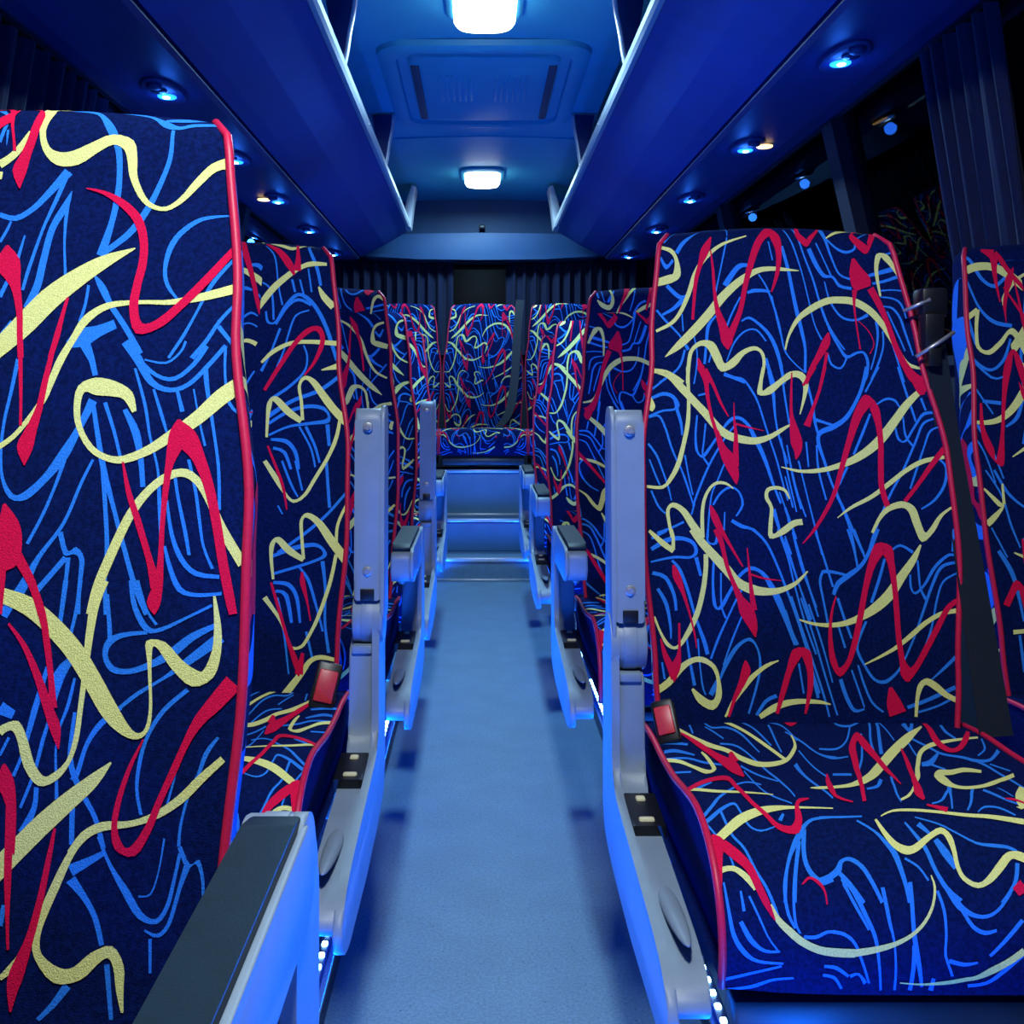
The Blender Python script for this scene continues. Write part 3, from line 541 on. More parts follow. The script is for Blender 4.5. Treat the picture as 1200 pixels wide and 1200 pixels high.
'L2 front': '''y 108 2037 99 2042 144 2094 128 2105 186 2153 169 2168 235 2204 223 2220 266 2230 259 2244 299 2244 296 2262 351 2251 351 2262
y 147 2322 148 2322 191 2310 192 2321 231 2300 228 2313 274 2322 263 2322 303 2322 293 2322
y 325 2170 330 2173 338 2130 354 2144 372 2091 389 2110
y 156 1899 150 1905 193 1933 185 1945 247 1962 243 1975 311 1968 310 1982 404 1962 404 1980
y 352 1877 351 1881 417 1883 411 1907
y 190 1657 182 1658 191 1719 180 1720 197 1765 182 1771 202 1773 209 1791 244 1731 258 1749 290 1702 299 1716
y 304 1713 293 1712 296 1776 286 1775 287 1824 277 1825 300 1846 295 1858 320 1832 332 1847 355 1782 374 1797 395 1732 414 1749 440 1688 459 1709
y 415 1720 425 1718 404 1659 416 1655 381 1598 392 1593 343 1531 353 1525 312 1478 320 1471 282 1460 281 1450 255 1485 248 1479 228 1533 214 1525 189 1586 178 1579
r 129 2322 134 2322 179 2286 194 2298 215 2239 235 2254 241 2207 247 2211
r 266 2224 237 2226 261 2272 246 2272 248 2322 240 2322
r 174 1807 165 1813 219 1885 206 1892 266 1964 254 1974 307 2006 298 2022 330 2011 341 2027 342 1979 358 1977 325 1914 335 1909 295 1862 299 1859
r 188 1629 194 1631 239 1507 248 1510 259 1428 263 1429
b 121 2322 125 2322 170 2274 175 2276 190 2168 195 2169 207 2100 213 2102
b 102 2174 102 2180 138 2175 140 2181 168 2144 174 2146 180 2048 187 2049
b 233 2192 241 2194 246 2147 253 2149
b 260 2194 266 2195 280 2126 286 2127
b 287 2234 292 2236 302 2150 308 2151
b 278 2317 286 2322 311 2243 322 2247 330 2174 339 2177
b 153 2077 159 2078 162 2038 168 2044 194 2038 188 2044 222 2091 214 2097 256 2131 250 2142 280 2128 286 2140 316 2093 326 2102 355 2021 367 2026 395 1911 405 1914
b 195 2031 188 2036 229 2091 221 2097 262 2116 260 2127 304 2100 308 2110
b 203 2021 211 2018 179 1940 185 1937 150 1876 159 1871
b 298 2088 301 2083 254 2067 259 2063 234 2006 240 2004 222 1947 227 1945 202 1890 209 1887
b 286 1961 291 1963 299 1925 305 1926 293 1877 299 1873 248 1828 255 1821 189 1786 195 1778
b 411 1867 418 1857 346 1817 352 1805 259 1781 265 1770 184 1733 193 1720
b 193 1698 187 1706 253 1735 248 1745 320 1752 318 1764 366 1743 372 1752 377 1718 387 1707 322 1707 324 1697 253 1695 255 1688 191 1668 194 1661
b 373 1698 386 1699 383 1629 393 1630
b 286 1690 292 1693 326 1622 332 1624 343 1561 349 1563
b 306 1690 314 1694 338 1628 346 1631 356 1575 363 1576
b 200 1647 200 1655 247 1638 253 1650 275 1607 286 1612 289 1555 298 1556
b 207 1619 210 1628 241 1606 249 1613 265 1554 273 1557
y 230 1215 222 1214 223 1284 212 1283 227 1320 213 1326 234 1327 240 1345 266 1294 280 1311 315 1267 323 1279
y 324 1276 314 1276 316 1349 306 1348 314 1394 304 1396 325 1404 327 1419 355 1380 371 1395 396 1320 418 1336 443 1259 466 1276
y 415 1289 426 1287 398 1204 409 1201 366 1107 377 1103 340 1049 349 1044 316 1012 322 1004 290 1009 284 1001 274 1042 268 1040 252 1096 244 1091 207 1164 194 1155
y 426 1301 416 1302 428 1379 419 1382 462 1458 454 1462
y 276 853 258 866 301 884 284 898 332 928 318 938 350 956 340 968 377 967 377 981 427 958 429 969
r 216 1204 223 1206 242 1118 252 1121 269 1033 279 1036 292 960 309 965 309 916 315 918
r 325 921 299 926 327 987 318 989
r 313 1236 318 1237 310 1203 326 1205 330 1144 337 1145 343 1085 347 1086
b 447 1487 453 1481 387 1418 393 1411 318 1359 324 1351 235 1300 241 1293
b 219 1279 216 1288 289 1303 285 1316 356 1313 359 1324 379 1290 392 1287 342 1270 345 1262 224 1235 227 1227
b 372 1268 385 1269 385 1183 393 1183 386 1078 394 1078 398 986 408 987
b 299 1255 304 1258 331 1208 340 1212 362 1117 369 1119 380 1052 387 1053
b 226 1200 227 1209 270 1192 277 1203 295 1156 306 1160 309 1079 316 1080
b 232 1174 235 1183 261 1162 273 1168 282 1079 291 1081
b 236 1581 242 1584 268 1507 275 1510 293 1467 297 1469
b 278 1582 285 1583 305 1488 311 1489
b 376 1582 385 1582 391 1434 401 1434
b 250 1416 246 1414 235 1443 230 1441
b 237 1158 244 1159 257 1067 264 1068 278 924 283 924
b 328 1052 336 1054 348 974 355 975''',
'RW front': '''y -398 2204 -405 2223 -338 2230 -342 2259 -281 2230 -272 2257 -233 2200 -215 2226 -185 2153 -164 2176
y -443 2012 -451 2024 -382 2058 -391 2073 -348 2083 -356 2098
y -359 2092 -345 2090 -375 2019 -364 2018 -381 1955 -369 1961 -344 1931 -344 1947 -293 1965 -301 1978 -254 2001 -243 2022 -224 1926 -202 1940
y -475 1709 -474 1714 -408 1697 -407 1711 -349 1706 -354 1724 -290 1745 -306 1762 -219 1823 -241 1841
y -330 1592 -332 1595 -258 1629 -264 1641
r -294 2304 -286 2313 -272 2268 -245 2307
r -275 2287 -246 2286 -278 2207 -264 2208 -273 2114 -269 2115
r -259 2289 -241 2300 -229 2223 -215 2233 -182 2151 -169 2162
r -251 2166 -247 2169 -198 2048 -187 2055
r -408 1768 -401 1768 -422 1682 -406 1685 -410 1609 -388 1619 -367 1564 -388 1582 -345 1669 -357 1670 -316 1788 -330 1790 -278 1887 -301 1894 -262 1932 -259 1950 -260 1886 -236 1893 -247 1780 -230 1784
b -389 2300 -379 2313 -353 2274 -343 2283 -323 2199 -313 2207 -280 2166 -279 2180 -230 2201 -235 2210
b -376 2214 -369 2216 -350 2100 -343 2105 -310 2041 -302 2053 -248 2024 -243 2037
b -405 2168 -395 2170 -395 2049 -383 2051 -385 1965 -377 1967
b -443 2034 -431 2039 -412 1926 -403 1933 -355 1875 -352 1885 -296 1909 -303 1916 -257 1984 -263 1987
b -423 1934 -417 1940 -353 1851 -348 1858 -301 1858 -301 1865
b -454 1944 -448 1946 -424 1839 -418 1842 -372 1731 -367 1734
b -398 1770 -395 1781 -338 1762 -335 1774
b -483 1823 -469 1830 -444 1716 -434 1721 -401 1626 -394 1629 -373 1524 -368 1526
b -478 1703 -473 1706 -428 1619 -423 1622 -401 1510 -396 1512
b -333 1688 -337 1693 -284 1722 -294 1729 -243 1817 -249 1819
b -285 1634 -292 1636 -249 1739 -255 1740
y -442 1491 -437 1496 -401 1438 -390 1449 -388 1438 -382 1435 -427 1407 -415 1393 -449 1389 -438 1374
y -376 1444 -386 1443 -374 1509 -381 1508
y -368 1291 -366 1295 -319 1266 -313 1279
y -390 1041 -390 1055 -331 1047 -331 1059
r -397 1125 -416 1134 -382 1153 -400 1163 -366 1178 -369 1209 -359 1162 -338 1169 -347 1094 -338 1096
r -338 1336 -332 1337 -339 1264 -329 1266 -326 1207 -315 1210
b -428 1550 -423 1553 -388 1471 -382 1473 -370 1378 -363 1380 -347 1307 -342 1309
b -401 1550 -394 1554 -367 1477 -359 1482 -320 1434 -316 1440 -300 1434 -300 1440
b -421 1296 -410 1303 -386 1226 -372 1232 -368 1150 -358 1152 -357 1080 -350 1081
b -433 1370 -428 1372 -392 1277 -387 1280
b -374 1038 -366 1039 -367 925 -357 926
b -337 1333 -333 1339 -313 1320 -310 1325''',
}
# ---------------------------------------------------------------- materials
def mat(name, col, rough=.5, metal=0, noise=0, nscale=40, bump=0, bscale=300, emit=None, estr=0, spec=.5, sheen=0, col2=None, coat=0):
    m = bpy.data.materials.new(name); m.use_nodes = True
    nt = m.node_tree; b = nt.nodes['Principled BSDF']
    b.inputs['Base Color'].default_value = (*col, 1); b.inputs['Roughness'].default_value = rough
    b.inputs['Metallic'].default_value = metal; b.inputs['Specular IOR Level'].default_value = spec
    if sheen: b.inputs['Sheen Weight'].default_value = sheen; b.inputs['Sheen Roughness'].default_value = .5
    if coat: b.inputs['Coat Weight'].default_value = coat
    tc = nt.nodes.new('ShaderNodeTexCoord')
    if noise:
        n = nt.nodes.new('ShaderNodeTexNoise'); n.inputs['Scale'].default_value = nscale; n.inputs['Detail'].default_value = 4
        nt.links.new(tc.outputs['Object'], n.inputs['Vector'])
        r = nt.nodes.new('ShaderNodeValToRGB'); r.color_ramp.elements[0].position = .35; r.color_ramp.elements[1].position = .68
        c2 = col2 or tuple(c * (1 - noise) for c in col)
        r.color_ramp.elements[0].color = (*c2, 1); r.color_ramp.elements[1].color = (*col, 1)
        nt.links.new(n.outputs['Fac'], r.inputs['Fac']); nt.links.new(r.outputs['Color'], b.inputs['Base Color'])
    if bump:
        n2 = nt.nodes.new('ShaderNodeTexNoise'); n2.inputs['Scale'].default_value = bscale; n2.inputs['Detail'].default_value = 2
        nt.links.new(tc.outputs['Object'], n2.inputs['Vector'])
        bp = nt.nodes.new('ShaderNodeBump'); bp.inputs['Strength'].default_value = bump; bp.inputs['Distance'].default_value = .002
        nt.links.new(n2.outputs['Fac'], bp.inputs['Height']); nt.links.new(bp.outputs['Normal'], b.inputs['Normal'])
    if emit:
        b.inputs['Emission Color'].default_value = (*emit, 1); b.inputs['Emission Strength'].default_value = estr
    return m
M = {}
M['navy'] = mat('navy_moquette', (.0028, .012, .098), .95, noise=.5, nscale=260, bump=.5, bscale=900, spec=.05)
M['yellow'] = mat('yellow_moquette_print', (.84, .86, .30), .9, noise=.22, nscale=700, bump=.5, bscale=900, spec=.1)
M['red'] = mat('red_moquette_print', (.80, .006, .07), .9, noise=.25, nscale=700, bump=.5, bscale=900, spec=.1)
M['blue'] = mat('blue_moquette_print', (.025, .24, .95), .9, noise=.25, nscale=700, bump=.5, bscale=900, spec=.1)
M['piping'] = mat('red_piping', (.62, .012, .07), .45, noise=.15, nscale=300, spec=.4)
M['grey'] = mat('grey_moulded_plastic', (.205, .275, .36), .45, noise=.10, nscale=25, bump=.12, bscale=900)
M['grey_light'] = mat('light_grey_plastic', (.62, .63, .66), .35, noise=.08, nscale=20)
M['bolt'] = mat('bolt_metal', (.45, .46, .5), .35, metal=.6, noise=.1, nscale=80)
M['pad'] = mat('black_vinyl_pad', (.003, .016, .030), .5, noise=.2, nscale=60, spec=.25, bump=.06, bscale=500)
M['black'] = mat('black_plastic', (.006, .007, .010), .4, noise=.2, nscale=50)
M['frame'] = mat('dark_painted_steel', (.05, .055, .07), .35, metal=.3, noise=.2, nscale=30)
M['button'] = mat('ivory_button', (.75, .72, .45), .4, noise=.1, nscale=80)
M['buckle_red'] = mat('red_buckle_button', (.60, .03, .05), .4, noise=.15, nscale=120)
M['belt'] = mat('dark_seat_belt_webbing', (.005, .013, .030), .6, noise=.25, nscale=300, bump=.4, bscale=700)
M['ceiling'] = mat('ceiling_laminate', (.05, .42, .60), .55, noise=.08, nscale=6)
M['hatch'] = mat('hatch_plastic', (.045, .385, .56), .5, noise=.06, nscale=9)
M['hatch_dark'] = mat('hatch_dark_slot', (.03, .06, .12), .5, noise=.1, nscale=20)
M['rack'] = mat('rack_underside_carpet', (.012, .06, .30), .5, noise=.12, nscale=14, bump=.1, bscale=400)
M['rack_side'] = mat('rack_service_panel', (.006, .026, .15), .5, noise=.10, nscale=14)
M['rail'] = mat('rack_rail_aluminium', (.62, .65, .70), .3, metal=.35, noise=.08, nscale=30)
M['wall'] = mat('wall_lining', (.008, .012, .03), .7, noise=.2, nscale=30, bump=.1)
M['header'] = mat('rear_header_lining', (.025, .09, .24), .55, noise=.1, nscale=10)
M['curtain'] = mat('dark_blue_curtain', (.002, .009, .055), .85, noise=.25, nscale=60, bump=.2, bscale=500, sheen=.05)
M['nosing'] = mat('aluminium_nosing', (.70, .72, .75), .3, metal=.5, noise=.08, nscale=60)
M['riser'] = mat('blue_grey_step_riser', (.08, .22, .48), .45, noise=.1, nscale=12)
M['strip'] = mat('led_strip_channel', (.03, .05, .12), .4, noise=.1, nscale=50)
M['led'] = mat('led_chip', (.8, .9, 1), .3, emit=(.25, .62, 1.0), estr=14, noise=.05, nscale=90)
M['lens_blue'] = mat('blue_reading_lens', (.1, .3, .9), .3, emit=(.01, .18, 1.0), estr=4, noise=.05, nscale=90)
M['lens_core'] = mat('bright_reading_lens', (.6, .8, 1), .3, emit=(.45, .82, 1.0), estr=14, noise=.05, nscale=90)
M['lens_warm'] = mat('warm_reading_lens', (.9, .8, .5), .3, emit=(1.0, .60, .18), estr=3.2, noise=.05, nscale=90)
M['lens_off'] = mat('unlit_lens', (.02, .04, .12), .15, noise=.1, nscale=90)
M['housing'] = mat('reading_light_housing', (.015, .04, .16), .45, noise=.1, nscale=40)
M['dome'] = mat('lamp_dome', (.9, .93, 1), .4, emit=(.86, .95, 1.0), estr=7, noise=.03, nscale=20)
for k in ('led', 'lens_blue', 'lens_core', 'lens_warm'):
    M[k].cycles.emission_sampling = 'NONE'
def floor_mat():
    m = mat('speckled_vinyl_floor', (.14, .27, .41), .5, noise=.12, nscale=9, bump=.05, bscale=500)
    nt = m.node_tree; b = nt.nodes['Principled BSDF']; tc = [n for n in nt.nodes if n.type == 'TEX_COORD'][0]
    base = [l for l in nt.links if l.to_socket == b.inputs['Base Color']][0].from_socket
    v = nt.nodes.new('ShaderNodeTexVoronoi'); v.inputs['Scale'].default_value = 42; nt.links.new(tc.outputs['Object'], v.inputs['Vector'])
    r = nt.nodes.new('ShaderNodeValToRGB'); r.color_ramp.elements[0].position = .05; r.color_ramp.elements[1].position = .085
    r.color_ramp.elements[0].color = (.22, .24, .3, 1); r.color_ramp.elements[1].color = (1, 1, 1, 1); nt.links.new(v.outputs['Distance'], r.inputs['Fac'])
    n = nt.nodes.new('ShaderNodeTexNoise'); n.inputs['Scale'].default_value = 220; nt.links.new(tc.outputs['Object'], n.inputs['Vector'])
    r2 = nt.nodes.new('ShaderNodeValToRGB'); r2.color_ramp.elements[0].position = .3; r2.color_ramp.elements[1].position = .7
    r2.color_ramp.elements[0].color = (.70, .71, .74, 1); r2.color_ramp.elements[1].color = (1.15, 1.15, 1.15, 1); nt.links.new(n.outputs['Fac'], r2.inputs['Fac'])
    mx = nt.nodes.new('ShaderNodeMixRGB'); mx.blend_type = 'MULTIPLY'; mx.inputs['Fac'].default_value = .8
    nt.links.new(base, mx.inputs['Color1']); nt.links.new(r.outputs['Color'], mx.inputs['Color2'])
    m2 = nt.nodes.new('ShaderNodeMixRGB'); m2.blend_type = 'MULTIPLY'; m2.inputs['Fac'].default_value = 1
    nt.links.new(mx.outputs['Color'], m2.inputs['Color1']); nt.links.new(r2.outputs['Color'], m2.inputs['Color2'])
    nt.links.new(m2.outputs['Color'], b.inputs['Base Color'])
    return m
M['floor'] = floor_mat()
def glass_mat(name, rough):
    m = bpy.data.materials.new(name); m.use_nodes = True; nt = m.node_tree
    for n in list(nt.nodes):
        if n.type != 'OUTPUT_MATERIAL': nt.nodes.remove(n)
    out = [n for n in nt.nodes if n.type == 'OUTPUT_MATERIAL'][0]
    g = nt.nodes.new('ShaderNodeBsdfGlossy'); g.inputs['Roughness'].default_value = rough
    t = nt.nodes.new('ShaderNodeBsdfTransparent'); t.inputs['Color'].default_value = (.55, .6, .65, 1)
    f = nt.nodes.new('ShaderNodeFresnel'); f.inputs['IOR'].default_value = 1.14
    mx = nt.nodes.new('ShaderNodeMixShader')
    nt.links.new(f.outputs['Fac'], mx.inputs['Fac']); nt.links.new(t.outputs[0], mx.inputs[1]); nt.links.new(g.outputs[0], mx.inputs[2])
    nt.links.new(mx.outputs[0], out.inputs['Surface'])
    return m
M['glass'] = glass_mat('window_glass', .015); M['glass_rear'] = glass_mat('rear_window_glass', .22)

# ---------------------------------------------------------------- object helpers
def link_mesh(name, me, parent=None, loc=None):
    o = bpy.data.objects.new(name, me); C.objects.link(o)
    if parent: o.parent = parent
    if loc: o.location = loc
    return o
def mesh_from(name, verts, faces, mats, idx=None, smooth=True):
    me = bpy.data.meshes.new(name); me.from_pydata(verts, [], faces)
    for m in mats: me.materials.append(m)
    if idx: me.polygons.foreach_set('material_index', idx)
    me.polygons.foreach_set('use_smooth', [smooth] * len(me.polygons)); me.update()
    return me
def bm_mesh(name, bm, m, smooth=False, angle=None):
    bmesh.ops.recalc_face_normals(bm, faces=bm.faces)
    me = bpy.data.meshes.new(name); bm.to_mesh(me); bm.free()
    me.materials.append(m)
    if smooth:
        me.polygons.foreach_set('use_smooth', [True] * len(me.polygons))
        if angle: me.set_sharp_from_angle(angle=math.radians(angle))
    return me
def bm_box(bm, a, b, bev=0, seg=2):
    r = bmesh.ops.create_cube(bm, size=1)
    vs = r['verts']
    for v in vs:
        v.co = Vector([(a[i] + b[i]) / 2 + v.co[i] * (b[i] - a[i]) for i in range(3)])
    if bev:
        es = list({e for v in vs for e in v.link_edges})
        bmesh.ops.bevel(bm, geom=es, offset=bev, segments=seg, affect='EDGES', profile=.5)
def box_mesh(name, a, b, m, bev=0, seg=2):
    bm = bmesh.new(); bm_box(bm, a, b, bev, seg)
    return bm_mesh(name, bm, m, True, 40)
def bm_prism(bm, poly, x0, x1, bev=0, seg=2, axis='x'):
    """polygon in (y, z) extruded from x0 to x1"""
    def P(p, x): return (x, p[0], p[1]) if axis == 'x' else (p[0], x, p[1]) if axis == 'y' else (p[0], p[1], x)
    v0 = [bm.verts.new(P(p, x0)) for p in poly]; v1 = [bm.verts.new(P(p, x1)) for p in poly]
    n = len(poly); fs = [bm.faces.new(v0), bm.faces.new(v1[::-1])]
    for i in range(n): fs.append(bm.faces.new((v0[i], v1[i], v1[(i + 1) % n], v0[(i + 1) % n])))
    if bev:
        rim = [e for f in fs[:2] for e in f.edges]
        bmesh.ops.bevel(bm, geom=rim, offset=bev, segments=seg, affect='EDGES', profile=.5, clamp_overlap=True)
def prism_mesh(name, poly, x0, x1, m, bev=0, axis='x', angle=35, seg=2):
    bm = bmesh.new(); bm_prism(bm, poly, x0, x1, bev, seg, axis)
    return bm_mesh(name, bm, m, True, angle)
def bm_cyl(bm, c, r, h, axis, n=24, bev=0, r2=None):
    mt = {'x': Matrix.Rotation(math.pi / 2, 4, 'Y'), 'y': Matrix.Rotation(-math.pi / 2, 4, 'X'), 'z': Matrix()}[axis]
    res = bmesh.ops.create_cone(bm, cap_ends=True, segments=n, radius1=r, radius2=r if r2 is None else r2, depth=h, matrix=Matrix.Translation(c) @ mt)
    if bev:
        es = [e for e in {e for v in res['verts'] for e in v.link_edges} if any(len(f.verts) > 4 for f in e.link_faces)]
        bmesh.ops.bevel(bm, geom=es, offset=bev, segments=2, affect='EDGES', profile=.5)
def tube_mesh(name, pts, r, m, n=8, rads=None):
    vs, fs = [], []; pts = [Vector(p) for p in pts]; N = len(pts)
    up = Vector((1, 0, 0.01)).normalized()
    for i, p in enumerate(pts):
        t = (pts[min(N - 1, i + 1)] - pts[max(0, i - 1)]).normalized()
        a = t.cross(up)
        if a.length < .05: a = t.cross(Vector((0, 1, 0)))
        a.normalize(); b = t.cross(a); rr = rads[i] if rads else r
        for k in range(n):
            q = 2 * math.pi * k / n; vs.append(tuple(p + (a * math.cos(q) + b * math.sin(q)) * rr))
    for i in range(N - 1):
        for k in range(n):
            fs.append((i * n + k, i * n + (k + 1) % n, (i + 1) * n + (k + 1) % n, (i + 1) * n + k))
    fs.append(tuple(range(n))[::-1]); fs.append(tuple((N - 1) * n + k for k in range(n)))
    return mesh_from(name, vs, fs, [m])
def smooth_path(pts, k=6):
    out = []
    for i in range(len(pts) - 1):
        p = [Vector(pts[max(0, min(len(pts) - 1, i + d))]) for d in (-1, 0, 1, 2)]
        for j in range(k):
            t = j / k
            out.append(.5 * (2 * p[1] + (p[2] - p[0]) * t + (2 * p[0] - 5 * p[1] + 4 * p[2] - p[3]) * t * t + (3 * p[1] - p[0] - 3 * p[2] + p[3]) * t ** 3))
    out.append(Vector(pts[-1])); return out
def thing(name, label, cat, loc, group=None, rz=0):
    o = bpy.data.objects.new(name, None); C.objects.link(o); o.location = loc; o.rotation_euler = (0, 0, rz); o.empty_display_size = .1
    return tag(o, label, cat, group)
def tag(o, label, cat, group=None):
    o['label'] = label; o['category'] = cat
    if group: o['group'] = group
    return o
def struct(name, me, parent=None, loc=None):
    o = link_mesh(name, me, parent, loc)
    if parent is None: o['kind'] = 'structure'
    return o

# ---------------------------------------------------------------- the coach body
ZC = 2.17; YF = -2.6; YB = 6.78; HW = 1.29
def sheet(name, prof, y0, y1, m, closed=False, ny=1):
    """cross-section points (x, z) swept along the coach"""
    vs, fs = [], []; n = len(prof)
    for j in range(ny + 1):
        y = y0 + (y1 - y0) * j / ny
        vs += [(x, y, z) for x, z in prof]
    for j in range(ny):
        for i in range(n if closed else n - 1):
            fs.append((j * n + i, j * n + (i + 1) % n, (j + 1) * n + (i + 1) % n, (j + 1) * n + i))
    if closed: fs.append(tuple(range(n))); fs.append(tuple(ny * n + i for i in range(n))[::-1])
    return mesh_from(name, vs, fs, [m], smooth=False)
fl = struct('floor', sheet('floor', [(-HW, 0), (HW, 0), (HW, -.08), (-HW, -.08)], YF, 4.95, M['floor'], True))
# rear platform and the step in the aisle
pl = link_mesh('step', sheet('step', [(-.42, 0.0), (.45, 0.0), (.45, .10), (-.42, .10)], 4.95, 5.2, M['floor'], True), fl)
pf = link_mesh('platform', sheet('platform', [(-HW, -.08), (HW, -.08), (HW, .26), (-HW, .26)], 5.2, YB, M['floor'], True), fl)
link_mesh('riser', box_mesh('riser', (-.30, 5.188, .102), (.34, 5.2, .245), M['riser'], .002), fl)
link_mesh('riser', box_mesh('riser', (-.30, 4.942, .0), (.34, 4.951, .085), M['floor'], .002), fl)
link_mesh('seat_box_front', box_mesh('seat_box_front', (-.26, 5.40, .26), (.30, 5.66, .495), M['floor'], .004), fl)
for (x0, x1, y, z, h) in ((-.222, .262, 4.93, .088, .018), (-.222, .252, 5.176, .248, .018), (-.208, .236, 5.385, .482, .018), (-.235, .265, 4.915, .0, .008), (-.215, .245, 5.37, .26, .010)):
    link_mesh('nosing', box_mesh('nosing', (x0, y, z), (x1, y + .035, z + h), M['nosing'], .003), fl)
# side walls: lining up to the sill, a curved upper part, windows in between
def side_wall(sg):
    nm = 'wall_left' if sg < 0 else 'wall_right'
    X = lambda x: CX + sg * x
    w = struct(nm, sheet(nm, [(X(1.27), -.05), (X(1.27), .98), (X(1.33), .98), (X(1.33), -.05)], YF, YB, M['wall'], True))
    link_mesh('wall_head', sheet('wall_head', [(X(1.085), 1.745), (X(1.06), 1.80), (X(1.15), 1.98), (X(1.22), 1.90)], YF, YB, M['wall'], True), w)
    link_mesh('sill', sheet('sill', [(X(1.235), .975), (X(1.235), 1.0), (X(1.33), 1.0), (X(1.33), .975)], YF, YB, M['wall'], True), w)
    n = 0
    ys = [-1.6, 0.15, 1.75, 3.2, 4.65, 6.1]
    for y in ys:
        link_mesh('pillar', sheet('pillar', [(X(1.235), 1.0), (X(1.06), 1.76), (X(1.14), 1.78), (X(1.32), 1.0)], y - .045, y + .045, M['wall'], True), w)
    return ys
ys = side_wall(-1); side_wall(1)
wi = 0
for sg in (-1, 1):
    for a, b in zip(ys, ys[1:]):
        wi += 1; X = lambda x: CX + sg * x
        o = struct('window_%d' % wi, sheet('window', [(X(1.275), .985), (X(1.105), 1.75), (X(1.113), 1.75), (X(1.283), .985)], a + .04, b - .04, M['glass'], True))
# ceiling: shallow vault between the racks, coming down behind them to the wall heads
prof = []
for i in range(33):
    u = -1 + 2 * i / 32; prof.append((CX + 1.16 * u, ZC - .012 * (u / .45) ** 2 - .16 * max(0, abs(u) - .45) ** 1.6))
ce = struct('ceiling', sheet('ceiling', prof + [(x, z + .05) for x, z in prof[::-1]], YF, YB, M['ceiling'], True))
for y in (1.55, 2.95, 5.05):
    link_mesh('seam', sheet('seam', [(CX - .50, ZC - .022), (CX - .25, ZC - .009), (CX, ZC - .004), (CX + .25, ZC - .009), (CX + .50, ZC - .022), (CX + .50, ZC), (CX - .50, ZC)], y, y + .012, M['ceiling'], True), ce)
# rear wall: window with dark glass, header and shelf
wb = struct('wall_back', box_mesh('wall_back', (-HW, 6.74, -.05), (HW, 6.82, 1.22), M['wall']))
link_mesh('wall_back_top', box_mesh('wall_back_top', (-HW, 6.72, 1.86), (HW, 6.82, 2.20), M['header'], .02), wb)
for x in (-1.2, 1.2):
    link_mesh('corner_post', box_mesh('corner_post', (CX + x - .12, 6.74, 1.2), (CX + x + .12, 6.82, 1.9), M['wall']), wb)
wi += 1
struct('window_%d' % wi, box_mesh('window', (-1.10, 6.775, 1.22), (1.13, 6.783, 1.87), M['glass_rear']))
hp = [(-.82, 1.90), (-.80, 1.79), (-.72, 1.765), (-.4, 1.752), (0, 1.748), (.4, 1.752), (.72, 1.765), (.80, 1.79), (.82, 1.90), (.4, 1.915), (0, 1.92), (-.4, 1.915)]
o = struct('trim_1', prism_mesh('rear_header', [(CX + x, z) for x, z in hp], 6.50, 6.74, M['header'], .02, 'y'))
link_mesh('camera_eye', box_mesh('camera_eye', (CX - .02, 6.49, 1.945), (CX + .02, 6.74, 1.97), M['black'], .006), o)
# front end behind the photographer
struct('wall_front', box_mesh('wall_front', (-HW, YF - .06, -.05), (HW, YF, 1.0), M['wall']))

# ---------------------------------------------------------------- luggage racks
def rack(sg):
    X = lambda x: CX + sg * x
    side = 'left' if sg < 0 else 'right'
    r = thing('luggage_rack', 'long overhead luggage rack with pale rail above the %s-hand seats' % side, 'luggage rack', (X(.445), 2.4, 1.9), 'overhead luggage racks')
    def part(n, me): o = link_mesh(n, me, r); o.location = -Vector(r.location); return o
    Y0, Y1 = -1.4, 6.28
    pts = [(.455, 1.895), (.50, 1.868), (.60, 1.808), (.70, 1.758), (.745, 1.738)]
    part('underside_panel', sheet('underside_panel', [(X(a), z) for a, z in pts + [(.76, 1.76), (.70, 1.80), (.60, 1.85), (.47, 1.915)]], Y0, Y1, M['rack'], True))
    pts = [(.752, 1.728), (.765, 1.72), (.98, 1.718), (1.04, 1.730), (1.085, 1.757)]
    part('service_panel', sheet('service_panel', [(X(a), z) for a, z in pts + [(1.09, 1.80), (.76, 1.77)]], Y0, Y1, M['rack_side'], True))
    part('shelf', sheet('shelf', [(X(a), z) for a, z in [(.47, 1.912), (1.14, 1.86), (1.14, 1.875), (.47, 1.93)]], Y0, Y1, M['rack_side'], True))
    lip = [(.438, 1.893), (.430, 1.902), (.430, 1.925), (.437, 1.936), (.452, 1.936), (.460, 1.925), (.460, 1.902), (.452, 1.893)]
    part('rail', sheet('rail', [(X(a), z) for a, z in lip], Y0, Y1, M['rail'], True))
    for y in (1.75, 3.19, 4.60):
        # curved bracket between rail and ceiling: a thin bright edge with a web behind it
        ctr = [(.446, 1.925), (.437, 1.97), (.428, 2.03), (.416, 2.09), (.408, 2.155)]
        poly = ctr + [(.50, 2.15), (.485, 2.06), (.475, 1.99), (.470, 1.925)]
        part('bracket', prism_mesh('bracket', [(X(a), z) for a, z in poly], y, y + .022, M['rack_side'], .003, 'y'))
        part('bracket_edge', tube_mesh('bracket_edge', smooth_path([(X(a - .004), y + .01, z) for a, z in ctr]), .010, M['rail']))
    poly = [(.430, 1.893), (.424, 1.95), (.413, 2.04), (.395, 2.13), (.42, 2.145), (.455, 2.05), (.47, 1.95), (.475, 1.89)]
    part('end_cap', prism_mesh('end_cap', [(X(a), z) for a, z in poly], 6.10, 6.285, M['rail'], .006, 'y'))
    for y in (2.35, 3.86, 5.3):
        bm = bmesh.new(); bm_cyl(bm, (X(.43), y, 1.914), .007, .006, 'x', 12, .001)
        part('rail_screw', bm_mesh('rail_screw', bm, M['bolt'], True, 40))
    return r
rack(-1); rack(1)
